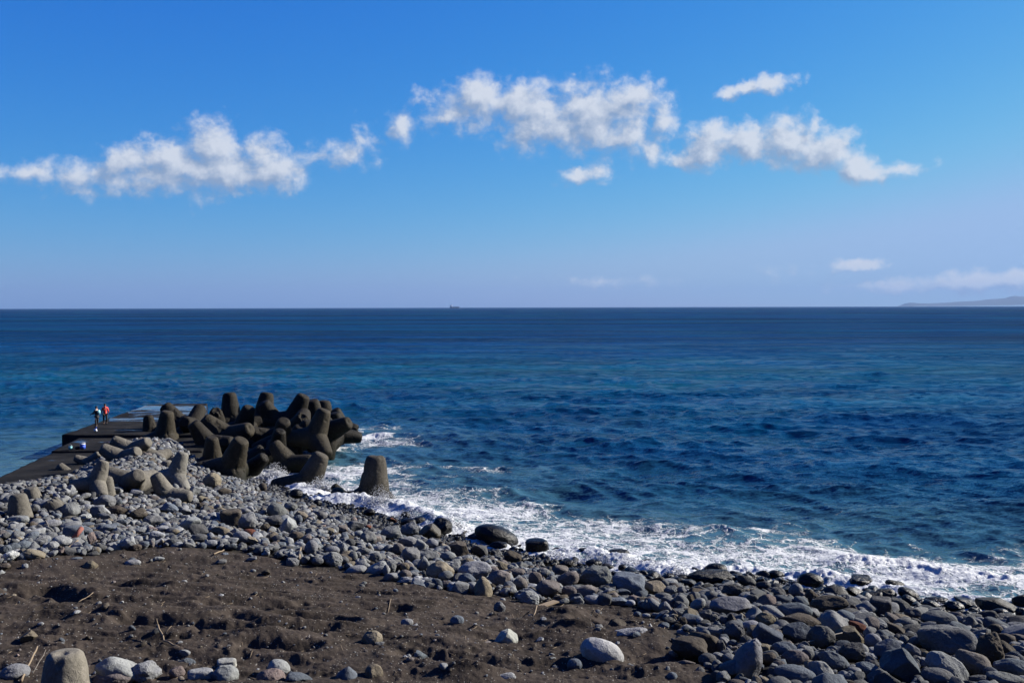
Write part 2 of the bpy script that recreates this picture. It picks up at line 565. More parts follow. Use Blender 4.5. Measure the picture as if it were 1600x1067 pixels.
# --- cast concrete of the tetrapods: tone is the object colour, alpha is wetness
def concrete(name, attr_color=True, c=(0.2, 0.2, 0.19), rough=.85, waves=True):
    m, b, p = new_mat(name)
    oi = b.n('ShaderNodeObjectInfo')
    base = oi.outputs['Color'] if attr_color else c
    al = oi.outputs['Alpha']
    co = b.v('ADD', geo_pos(b), b.v('SCALE', (31.0, 17.0, 5.0), scale=oi.outputs['Random']))
    n1 = b.noise(co, .9, 5.0, .6)
    n2 = b.noise(co, 7.0, 5.0, .7)
    n3 = b.noise(co, 38.0, 3.0, .7)
    k = b.m('ADD', b.ss(n1, .25, .75, .72, 1.2), b.ss(n2, .3, .7, -.16, .16))
    cc = b.v('SCALE', base, scale=k)
    ag = b.m('MULTIPLY', b.ss(b.vor(co, 15.0, 'F1', 0), .26, .14), b.ss(n2, .5, .6))
    cc = b.mix(b.m('MULTIPLY', ag, .45), cc, (0.26, 0.24, 0.21))
    sz_ = b.n('ShaderNodeSeparateXYZ'); b.nt.links.new(geo_pos(b), sz_.inputs[0])
    sea_ = b.n('ShaderNodeMapRange'); b.put(sea_.inputs[0], b.m('ADD', sz_.outputs[2], b.m('MULTIPLY', n2, .9))); sea_.inputs[1].default_value = 1.75; sea_.inputs[2].default_value = .95
    cc = b.mix(b.m('MULTIPLY', sea_.outputs[0], b.m('MINIMUM', b.m('MULTIPLY', al, 3.0), 1.0)), cc, (.006, .0065, .004))
    cc = b.mix(b.ss(b.noise(b.v('MULTIPLY', co, (1.0, 1.0, .25)), 2.4, 5.0, .7), .52, .72, 0, .55), cc, b.v('MULTIPLY', cc, (.42, .43, .40)))
    b.nt.links.new(cc, p.inputs['Base Color'])
    b.nt.links.new(b.m('MULTIPLY_ADD', al, -.45, rough), p.inputs['Roughness'])
    p.inputs['Specular IOR Level'].default_value = .07
    h = b.m('ADD', b.m('MULTIPLY', n2, .9), b.m('MULTIPLY', n3, .35))
    h = b.m('ADD', h, b.m('MULTIPLY', ag, .2))
    b.nt.links.new(b.bump(h, .9, .045), p.inputs['Normal'])
    return m


mat_tetra = concrete('cast_concrete')

# --- pier concrete: dark, wet film lying in the hollows
mat_pier, b, p = new_mat('pier_concrete')
po = geo_pos(b)
n1 = b.noise(po, .5, 5.0, .6); n2 = b.noise(po, 5.0, 5.0, .7)
pc = b.mix(b.ss(n1, .35, .7), (0.008, 0.008, 0.008), (0.020, 0.019, 0.0175))
pc = b.mix(b.ss(n2, .5, .75, 0, .4), pc, (0.034, 0.032, 0.030))
att = b.n('ShaderNodeAttribute', attribute_name='film').outputs['Fac']
pud = b.ss(b.m('ADD', att, b.m('MULTIPLY', b.m('SUBTRACT', b.noise(b.v('MULTIPLY', po, (.30, 1.0, 1.0)), 1.1, 6.0, .68), .5), 2.8)), .48, .70)
pc = b.mix(pud, pc, (0.012, 0.014, 0.017))
b.nt.links.new(pc, p.inputs['Base Color'])
b.nt.links.new(b.m('MULTIPLY_ADD', pud, -.75, .82), p.inputs['Roughness'])
p.inputs['IOR'].default_value = 1.33
b.nt.links.new(b.m('MULTIPLY_ADD', pud, .4, .05), p.inputs['Specular IOR Level'])
bs = b.m('MULTIPLY_ADD', pud, -.85, .9)
bn = b.n('ShaderNodeBump'); b.put(bn.inputs['Strength'], bs); bn.inputs['Distance'].default_value = .04
b.put(bn.inputs['Height'], n2); b.nt.links.new(bn.outputs[0], p.inputs['Normal'])

# --- sea
mat_sea, b, p = new_mat('sea_water')
po = geo_pos(b)
a_f = b.n('ShaderNodeAttribute', attribute_name='foam').outputs['Fac']
a_a = b.n('ShaderNodeAttribute', attribute_name='aerated').outputs['Fac']
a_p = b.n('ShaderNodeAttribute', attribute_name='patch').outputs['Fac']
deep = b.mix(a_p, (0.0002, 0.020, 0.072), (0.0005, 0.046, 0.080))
# wind lanes: shading of ruffled and calmer streaks painted into the colour as bands
lane = b.noise(b.v('MULTIPLY', po, (.10, .55, 1.0)), .011, 5.0, .62)
lane2 = b.noise(b.v('MULTIPLY', po, (.14, .8, 1.0)), .05, 4.0, .65)
deep = b.v('SCALE', deep, scale=b.m('ADD', b.ss(lane, .32, .66, .50, 1.15), b.ss(lane2, .3, .7, -.26, .26)))
wc = b.mix(a_a, deep, (0.050, 0.108, 0.128))
flat_po = b.v('MULTIPLY', po, (1.0, 1.0, .3))
wv = b.noise(flat_po, .9, 4.0, .6, out=1)
wp = b.v('ADD', flat_po, b.v('SCALE', b.v('SUBTRACT', wv, (.5, .5, .5)), scale=1.5))
e1 = b.vor(wp, .55, 'DISTANCE_TO_EDGE', 0)
e2 = b.vor(b.v('ADD', wp, (7.0, 3.0, 0.0)), 1.5, 'DISTANCE_TO_EDGE', 0)
e3 = b.vor(b.v('ADD', wp, (1.0, 9.0, 0.0)), 4.0, 'DISTANCE_TO_EDGE', 0)
lace = b.m('ADD', b.ss(e1, .10, 0.0, 0, .42), b.m('ADD', b.ss(e2, .22, 0.0, 0, .35), b.ss(e3, .3, 0.0, 0, .30)))
big = b.noise(b.v('MULTIPLY', po, (.7, 1.0, 1.0)), .22, 4.0, .6)
mid = b.noise(flat_po, 1.6, 6.0, .7)
fv = b.m('ADD', b.m('MULTIPLY', a_f, 1.25), b.m('MULTIPLY', lace, b.ss(a_f, .02, .45, 0, .62)))
fv = b.m('ADD', fv, b.m('MULTIPLY', b.m('SUBTRACT', big, .5), b.ss(a_f, .0, .3, 0, 1.5)))
fv = b.m('ADD', fv, b.m('MULTIPLY', b.m('SUBTRACT', mid, .5), b.ss(a_f, .0, .3, 0, .8)))
fm = b.ss(fv, .70, 1.12)
fcol = b.mix(b.noise(po, 7.0, 4.0, .7), (0.28, 0.30, 0.32), (0.48, 0.485, 0.48))
cc = b.mix(fm, wc, fcol)
gn = b.n('ShaderNodeNewGeometry').outputs['Normal']
sl1 = b.noise(b.v('MULTIPLY', po, (.6, 1.2, 1.0)), .33, 4.0, .65, out=1)
sl2 = b.noise(b.v('MULTIPLY', po, (.5, 1.6, 1.0)), 1.5, 4.0, .65, out=1)
sl3 = b.noise(b.v('MULTIPLY', po, (.9, 1.3, 1.0)), 6.0, 3.0, .6, out=1)
slp = b.v('ADD', b.v('SCALE', b.v('SUBTRACT', sl1, (.5, .5, .5)), scale=.75), b.v('ADD', b.v('SCALE', b.v('SUBTRACT', sl2, (.5, .5, .5)), scale=1.15), b.v('SCALE', b.v('SUBTRACT', sl3, (.5, .5, .5)), scale=.85)))
wind = b.ss(b.noise(b.v('MULTIPLY', po, (.3, 1.0, 1.0)), .012, 4.0, .6), .35, .65, .75, 1.45)
slp = b.v('ADD', slp, b.v('SCALE', b.v('SUBTRACT', b.noise(b.v('MULTIPLY', po, (.22, 1.3, 1.0)), .05, 4.0, .65, out=1), (.5, .5, .5)), scale=.7))
slp = b.v('SCALE', b.v('MULTIPLY', slp, (1.0, 1.0, 0.0)), scale=wind)
nrm = b.v('NORMALIZE', b.v('ADD', gn, slp))
nrm = b.bump(b.m('MULTIPLY', fm, mid), .8, .25, nrm)
# facets of a windy sea hide and turn towards the viewer, so the mean reflectance stays well under that of a flat mirror
dif = b.n('ShaderNodeBsdfDiffuse'); b.put(dif.inputs['Color'], cc); b.put(dif.inputs['Normal'], nrm)
glo = b.n('ShaderNodeBsdfGlossy'); b.put(glo.inputs['Roughness'], .12); b.put(glo.inputs['Normal'], nrm)
fr = b.n('ShaderNodeFresnel'); fr.inputs['IOR'].default_value = 1.333; b.put(fr.inputs['Normal'], nrm)
fac = b.m('MINIMUM', b.m('MULTIPLY', fr.outputs[0], .78), .34)
gg = b.n('ShaderNodeNewGeometry')
cosv = b.v('DOT_PRODUCT', gg.outputs['Normal'], gg.outputs['Incoming'])
fac = b.m('MULTIPLY', fac, b.ss(cosv, .0, .20, .22, 1.15))        # masking of facets at grazing view
fac = b.m('MULTIPLY', fac, b.m('MULTIPLY_ADD', fm, -.85, 1.0))
mx = b.n('ShaderNodeMixShader'); b.put(mx.inputs[0], fac)
b.nt.links.new(dif.outputs[0], mx.inputs[1]); b.nt.links.new(glo.outputs[0], mx.inputs[2])
b.nt.nodes.remove(p)
b.nt.links.new(mx.outputs[0], [n_ for n_ in b.nt.nodes if n_.type == 'OUTPUT_MATERIAL'][0].inputs[0])

mat_froth, b, p = new_mat('froth')
nz = b.noise(obj_co(b), 6.0, 4.0, .7)
b.nt.links.new(b.mix(nz, (0.34, 0.36, 0.38), (0.50, 0.50, 0.50)), p.inputs['Base Color'])
p.inputs['Roughness'].default_value = .7
b.nt.links.new(b.bump(b.noise(obj_co(b), 22.0, 4.0, .7), 1.0, .05), p.inputs['Normal'])

# ---------------------------------------------------------------- the ground as one sheet
def angles(half_dense, n_dense, half_all, n_side):
    d = np.linspace(-half_dense, half_dense, n_dense)
    s = half_dense + (half_all - half_dense) * (np.linspace(0, 1, n_side + 1)[1:]) ** 1.5
    return np.concatenate([-s[::-1], d, s])


rads = np.concatenate([[.4, 2, 5, 8, 11, 13.5, 15.5], np.arange(17, 34, .062), 34 * 1.0042 ** np.arange(0, 205), 34 * 1.0042 ** 205 * 1.09 ** np.arange(0, 16)])
rads = np.unique(rads)
ang = np.radians(angles(30.5, 720, 180, 40))
R, A = np.meshgrid(rads, ang, indexing='ij')
GX, GY = R * np.sin(A), R * np.cos(A)
GZ = ground(GX, GY)
me = mesh_from('beach', np.stack([GX, GY, GZ], -1).reshape(-1, 3), grid_faces(*GX.shape)[:, ::-1])
at = me.attributes.new('sand', 'FLOAT', 'POINT'); at.data.foreach_set('value', sand_mask(GX, GY).ravel().astype(np.float32))
wetv = np.clip(1 - sd_shore(GX, GY) / 5.0, 0, 1)
at = me.attributes.new('wet', 'FLOAT', 'POINT'); at.data.foreach_set('value', wetv.ravel().astype(np.float32))
o = link('beach', me, mat_ground); tag(o, 'dark volcanic sand beach with shingle running down to the water', kind='structure')

# ---------------------------------------------------------------- the sea
rs = np.random.RandomState(11)
ts = np.concatenate([[2.2e-4, 4e-4, 7e-4], np.arange(.0011, .335, .00056), np.arange(.34, .52, .01)])[::-1]
r_s = CAMZ / ts
a_s_ = np.radians(angles(30.5, 900, 100, 26))
R, A = np.meshgrid(r_s, a_s_, indexing='ij')
SX, SY = R * np.sin(A), R * np.cos(A)
d_r = R * R / CAMZ * .00056
d_a = R * math.radians(61 / 900)
sd = -sd_shore(np.clip(SX, -300, 400), SY)      # metres seaward of the shoreline
near = R < 600
SZ = np.zeros_like(SX); DX = np.zeros_like(SX); DY = np.zeros_like(SX)
xs, ys, drn, dan = SX[near], SY[near], d_r[near], d_a[near]
an = A[near]
z_, dx_, dy_ = np.zeros_like(xs), np.zeros_like(xs), np.zeros_like(xs)
gust = .75 + .5 * fbm(xs * .03, ys * .05, 91, 3)
for k in range(84):
    lam = .75 * (34 / .75) ** (((k + rs.rand()) / 84) ** 1.15)
    th = math.radians(rs.normal(196, 16 + 26 * (1 - min(lam / 20, 1))))
    kx, ky = math.sin(th), math.cos(th)
    kk = 2 * math.pi / lam
    amp = (.046 if lam < 3 else .034 if lam < 9 else .018) / kk * rs.uniform(.6, 1.3)
    if lam > 22:
        amp *= .6
    comp = np.abs(np.sin(an) * kx + np.cos(an) * ky)
    sp_ = np.sqrt((drn * comp) ** 2 + (dan ** 2) * (1 - comp ** 2))
    w = np.clip((lam / sp_ - 2.2) / 2.5, 0, 1) * (gust if lam < 6 else 1)
    ph = kk * (xs * kx + ys * ky) + rs.uniform(0, 6.28)
    z_ += amp * w * np.cos(ph)
    s_ = amp * w * np.sin(ph) * .9
    dx_ -= s_ * kx; dy_ -= s_ * ky
damp = np.clip(sd[near] / 9, .25, 1)
SZ[near] = z_ * damp; DX[near] = dx_ * damp; DY[near] = dy_ * damp

BREAKERS = [([(560, 783), (610, 786), (650, 800), (700, 822)], .62, .9), ([(395, 738), (430, 742), (480, 765), (520, 785)], .45, 1.2),
            ([(860, 862), (930, 868), (1000, 884), (1060, 898)], .42, .8), ([(1100, 893), (1200, 893), (1300, 908)], .25, .8),
            ([(1300, 905), (1400, 920), (1500, 936), (1610, 944)], .32, 1.0), ([(700, 770), (790, 765), (850, 778)], .28, 1.4),
            ([(500, 690), (560, 680), (600, 678)], .22, 1.0), ([(1420, 838), (1500, 836), (1560, 850)], .14, 1.8),
            ([(1330, 880), (1430, 885), (1560, 905)], .2, 1.0), ([(480, 735), (540, 745)], .25, 1.0), ([(1000, 820), (1150, 830)], .25, 1.6),
            ([(700, 745), (820, 740)], .3, 2.0), ([(1100, 750), (1350, 755)], .3, 2.6), ([(900, 690), (1100, 700)], .35, 3.0)]
foam = .98 * np.exp(-np.clip(sd, 0, None) / 2.4)
wd = np.interp(SX, [-14, -6, 6, 14, 30, 60], [8., 9.5, 11., 12.5, 13., 13.5])
foam = np.maximum(foam, .64 * np.exp(-(np.clip(sd, 0, None) / wd) ** 2.2))
for (u, v, rr, s_) in [(470, 700, 5, .75), (560, 690, 6, .5), (605, 740, 7.5, .48), (520, 735, 6, .7), (585, 672, 4, .4), (430, 735, 3.5, .9), (720, 780, 7, .35),
                       (955, 663, 4, .22), (1170, 820, 7, .2), (1345, 800, 7, .22), (1500, 830, 6, .2)]:
    c = at_z(u, v, 0)
    foam = np.maximum(foam, s_ * np.exp(-(((SX - c[0]) / (1.4 * rr)) ** 2 + ((SY - c[1]) / rr) ** 2)))
nb = (R < 110) & (sd > -6)
bx, by = SX[nb], SY[nb]
zz = np.zeros_like(bx); ff = np.zeros_like(bx)
for pts, hgt_, wid in BREAKERS:
    pw = [tuple(at_z(u, v, .15)[:2]) for u, v in pts]
    dd = seg_dist(bx, by + .8 * (fbm(bx * .5, by * .5, 77) - .5), pw)
    g_ = np.exp(-(dd / wid) ** 2)
    zz += hgt_ * g_ * (.15 + 1.3 * fbm(bx * .45, by * .6, 78, 4))
    if wid <= 1.2:
        ff = np.maximum(ff, g_ * .95)
fo = np.maximum(foam[nb], ff)
patchy = fbm(bx * .16, by * .26, 83, 4)
fo = fo * np.clip(.45 + 1.1 * patchy, .5, 1.15)
lump = (fbm(bx * 1.1, by * 1.5, 81, 5, .62) - .45) * .42 + (fbm(bx * 5, by * 6, 82, 2, .6) - .45) * .16
zz += lump * np.clip((fo - .5) / .4, 0, 1)
foam[nb] = fo
SZ[nb] += zz
foam = np.clip(foam, 0, 1) * (sd > -8) * np.where((SX < -21) & (SY < 110), .22, 1)
SZ = np.where((SX < -21) & (SY < 110) & (sd < 30), SZ * .6, SZ)
aer = np.clip(.75 * np.exp(-np.clip(sd, 0, None) / 9.) + .6 * foam, 0, 1) * (sd > -8)
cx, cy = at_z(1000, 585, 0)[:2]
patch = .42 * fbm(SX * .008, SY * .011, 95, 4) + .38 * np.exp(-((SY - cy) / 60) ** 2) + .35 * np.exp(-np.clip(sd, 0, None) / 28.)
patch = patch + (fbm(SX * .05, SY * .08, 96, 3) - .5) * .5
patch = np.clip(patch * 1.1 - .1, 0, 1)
me = mesh_from('sea', np.stack([SX + DX, SY + DY, SZ], -1).reshape(-1, 3), grid_faces(*SX.shape))
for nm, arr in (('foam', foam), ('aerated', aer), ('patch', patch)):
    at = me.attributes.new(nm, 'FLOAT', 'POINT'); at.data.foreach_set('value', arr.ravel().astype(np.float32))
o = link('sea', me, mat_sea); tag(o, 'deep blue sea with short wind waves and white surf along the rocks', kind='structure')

# ---------------------------------------------------------------- far headland and the air
prof = [(1409, 478.6), (1413, 476.6), (1417, 474), (1422, 473), (1430, 473.4), (1440, 474.2), (1455, 473.6), (1475, 473), (1492, 472), (1510, 471.2), (1526, 469.6),
        (1545, 467.6), (1560, 466.6), (1572, 465.2), (1577, 463.6), (1586, 462.6), (1594, 464.0), (1605, 463.2), (1640, 459), (1700, 455), (1800, 452), (1950, 456), (2150, 462), (2300, 470)]
DH = 38000.0
V, n_d = [], 9
uu = np.interp(np.linspace(0, len(prof) - 1, 150), range(len(prof)), [q[0] for q in prof])
vv = np.interp(uu, [q[0] for q in prof], [q[1] for q in prof])
for j in range(n_d):
    tt = j / (n_d - 1)
    for i, (u, v) in enumerate(zip(uu, vv)):
        q = at_y(u, v, DH)
        hgt_ = max(q[2], 0) * math.sin(math.pi * min(tt * .93 + .03, 1)) ** .8
        hgt_ *= 1 + .10 * (mnoise.noise(Vector((u * .05, tt * 5, 0))))
        V.append((q[0] * (1 + .12 * (tt - .5)), DH + (tt - .5) * 6000, hgt_ - 8 + (8 if 0 < j < n_d - 1 else 0)))
me = mesh_from('headland', V, grid_faces(n_d, 150))
mat_head = plain('headland_scrub', (0.012, 0.018, 0.018), .95, .1, scale=.002)
o = link('headland', me, mat_head); tag(o, 'low blue hazy headland on the right of the horizon', kind='structure')

bm = bmesh.new()
add_box(bm, (0, 24000, 446), (80000, 50000, 912))
mh = bpy.data.materials.new('haze'); mh.use_nodes = True
nt = mh.node_tree; nt.nodes.clear()
pv = nt.nodes.new('ShaderNodeVolumePrincipled'); oo = nt.nodes.new('ShaderNodeOutputMaterial')
pv.inputs['Color'].default_value = (0.18, 0.28, 0.46, 1)
pv.inputs['Density'].default_value = 2.4e-5
pv.inputs['Anisotropy'].default_value = 0.1
nt.links.new(pv.outputs[0], oo.inputs['Volume'])
o = bm_obj('haze', bm, mh, smooth=False); tag(o, kind='stuff')

# ---------------------------------------------------------------- the pier
pier = empty('breakwater_pier', at_z(150, 700, 0), 0, 'low dark wet concrete pier running out to sea behind the heaped rocks', 'pier')
inv = Matrix.Translation(-pier.location)


def slab(name, corners, ztop, zbot, film_fn, nx=60, ny=60, rough=.03):
    """a cast slab: top grid with worn surface, four side walls"""
    (ax, ay), (bx_, by_), (cx_, cy_), (dx0, dy0) = corners       # front-left, front-right, back-right, back-left
    V, Fl = [], []
    for j in range(ny + 1):
        t = j / ny
        for i in range(nx + 1):
            s = i / nx
            x = (ax + (bx_ - ax) * s) * (1 - t) + (dx0 + (cx_ - dx0) * s) * t
            y = (ay + (by_ - ay) * s) * (1 - t) + (dy0 + (cy_ - dy0) * s) * t
            e = min(s, 1 - s, t, 1 - t)
            z = ztop + rough * mnoise.noise(Vector((x * .7, y * .7, 3))) - (.06 if e == 0 else 0)
            if e == 0:
                x += .09 * mnoise.noise(Vector((x * 1.7, y * 1.7, 9))); y += .09 * mnoise.noise(Vector((x * 1.7, y * 1.7, 19)))
            V.append((x, y, z)); Fl.append(film_fn(x, y))
    fs = [(j * (nx + 1) + i, j * (nx + 1) + i + 1, (j + 1) * (nx + 1) + i + 1, (j + 1) * (nx + 1) + i) for j in range(ny) for i in range(nx)]
    rim = [i for i in range(nx + 1)] + [(j + 1) * (nx + 1) - 1 for j in range(1, ny + 1)] + [ny * (nx + 1) + i for i in range(nx - 1, -1, -1)] + [j * (nx + 1) for j in range(ny - 1, 0, -1)]
    base = len(V)
    for k in rim:
        x, y, z = V[k]; V.append((x, y, zbot)); Fl.append(0.0)
    for k in range(len(rim)):
        k2 = (k + 1) % len(rim)
        fs.append((rim[k2], rim[k], base + k, base + k2))
    me = mesh_from(name, V, fs)
    at = me.attributes.new('film', 'FLOAT', 'POINT'); at.data.foreach_set('value', np.array(Fl, np.float32))
    o = link(name, me, mat_pier, pier, smooth=False)
    o.matrix_parent_inverse = inv
    return o


ZP, ZS = 1.75, 1.5
pA = at_z(97, 679, ZP); pD = at_z(232, 631.5, ZP)
sA = at_z(-12, 749, ZS)


def film_far(x, y):
    u, v = to_px(np.array(x), np.array(y), ZP)
    g = lambda c, w: math.exp(-((float(v) - c) / w) ** 2)
    uu_ = float(u)
    f = g(637.5, 3.2) * (uu_ > 185) * 1.15 + g(655, 3) * (uu_ > 170) * .62 + g(646, 3) * .45 * (uu_ > 200) + .18
    return min(f, 1)


def film_near(x, y):
    u, v = to_px(np.array(x), np.array(y), ZS)
    return .12 + .75 * math.exp(-((float(v) - 690) / 3.5) ** 2 - ((float(u) - 128) / 16) ** 2) + .5 * math.exp(-((float(v) - 691) / 2) ** 2 - ((float(u) - 175) / 30) ** 2)


slab('platform', [(pA[0], pA[1]), (-24, pA[1]), (at_z(318, 631.5, ZP)[0], pD[1] + 1), (pD[0], pD[1])], ZP, -2.5, film_far, 90, 90, .05)
lo_end = pA[1] + 2.6
lx = at_z(135, 678.5, ZS)
slab('apron', [(sA[0], 57.5), (-18, 57.5), (-18, lo_end + 6), (lx[0] - .1, lo_end + 6)] if False else
     [(at_z(80, 704, ZS)[0], at_z(80, 704, ZS)[1]), (-22, at_z(80, 704, ZS)[1]), (-22, pA[1] - .02), (at_z(110, 689, ZS)[0] - .3, pA[1] - .02)], ZS, -2.5, film_near, 60, 40, .03)
y2 = at_z(80, 704, ZS)[1] - .02
slab('landing', [(at_z(-12, 749, ZS)[0] + .2, at_z(-12, 749, ZS)[1] - 3), (-22, at_z(-12, 749, ZS)[1] - 3), (-22, y2), (at_z(80, 704, ZS)[0] + .02, y2)], ZS - .12, -2.5, lambda x, y: .1, 60, 60, .05)
yl = at_z(-12, 749, ZS)[1] - 3.02
slab('landing_step', [(-50, 46.0), (-24, 46.0), (-22, yl), (-34, yl)], ZS - .22, -2.5, lambda x, y: .0, 40, 30, .05)

# ---------------------------------------------------------------- tetrapods
def tetra_mesh(seed, broken=False):
    rr = random.Random(seed)
    bm = bmesh.new()
    dirs = [Vector((0, 0, 1))] + [Vector((math.sqrt(8 / 9) * math.cos(a), math.sqrt(8 / 9) * math.sin(a), -1 / 3)) for a in (0, 2 * math.pi / 3, 4 * math.pi / 3)]
    L = 0.62
    for i, d in enumerate(dirs):
        q = d.to_track_quat('Z', 'Y')
        Li = L * (.72 if broken and i == 0 else 1)
        prof_ = [(0.0, .232), (.15, .222), (Li - .10, .155), (Li - .035, .136), (Li - .008, .108), (Li, .07)]
        rings = []
        for (z, r) in prof_:
            rings.append([bm.verts.new(q @ Vector((r * math.cos(t), r * math.sin(t), z + (rr.uniform(-.04, .03) if broken and i == 0 and z > .4 else 0)))) for t in [2 * math.pi * k / 40 for k in range(40)]])
        for a, b_ in zip(rings, rings[1:]):
            for k in range(40):
                bm.faces.new((a[k], a[(k + 1) % 40], b_[(k + 1) % 40], b_[k]))
        bm.faces.new(rings[0][::-1]); bm.faces.new(rings[-1])
    bmesh.ops.create_icosphere(bm, subdivisions=4, radius=.240)
    me = bpy.data.meshes.new('t0'); bm.to_mesh(me); bm.free()
    o = bpy.data.objects.new('t0', me); col.objects.link(o)
    md = o.modifiers.new('r', 'REMESH'); md.mode = 'VOXEL'; md.voxel_size = .013
    md2 = o.modifiers.new('s', 'SMOOTH'); md2.factor = .5; md2.iterations = 4
    dg = bpy.context.evaluated_depsgraph_get()
    res = bpy.data.meshes.new_from_object(o.evaluated_get(dg))
    bpy.data.objects.remove(o); bpy.data.meshes.remove(me)
    n = len(res.vertices)
    co = np.empty(n * 3, np.float32); res.vertices.foreach_get('co', co); co = co.reshape(-1, 3)
    off = np.array([mnoise.fractal(Vector(c) * 5 + Vector((seed * 3, 0, 0)), 1.0, 2.0, 3) for c in co]) * .006
    chip = np.array([max(0, mnoise.noise(Vector(c) * 9 + Vector((0, seed * 7, 0))) - .38) for c in co]) * -.06
    nrm = co / np.maximum(np.linalg.norm(co, axis=1, keepdims=True), 1e-6)
    co = co + nrm * (off + chip)[:, None]
    res.vertices.foreach_set('co', co.ravel().astype(np.float32)); res.update()
    res.name = 'tetrapod'
    res.materials.clear(); res.materials.append(mat_tetra)
    res.polygons.foreach_set('use_smooth', np.ones(len(res.polygons), bool))
    return res


tet_meshes = [tetra_mesh(1), tetra_mesh(2), tetra_mesh(3, True)]
DK, DKW, GR, OL = (.0165, .0145, .011, .35), (.010, .009, .0068, .6), (.098, .091, .076, 0.), (.029, .025, .0175, .4)


def crop(ox, oy, s):
    return lambda x, y: (ox + x / s, oy + y / s)


c1, c2, c3, c4 = crop(80, 600, 5.614), crop(320, 600, 5.0), crop(0, 680, 4.444), crop(0, 860, 3.2)
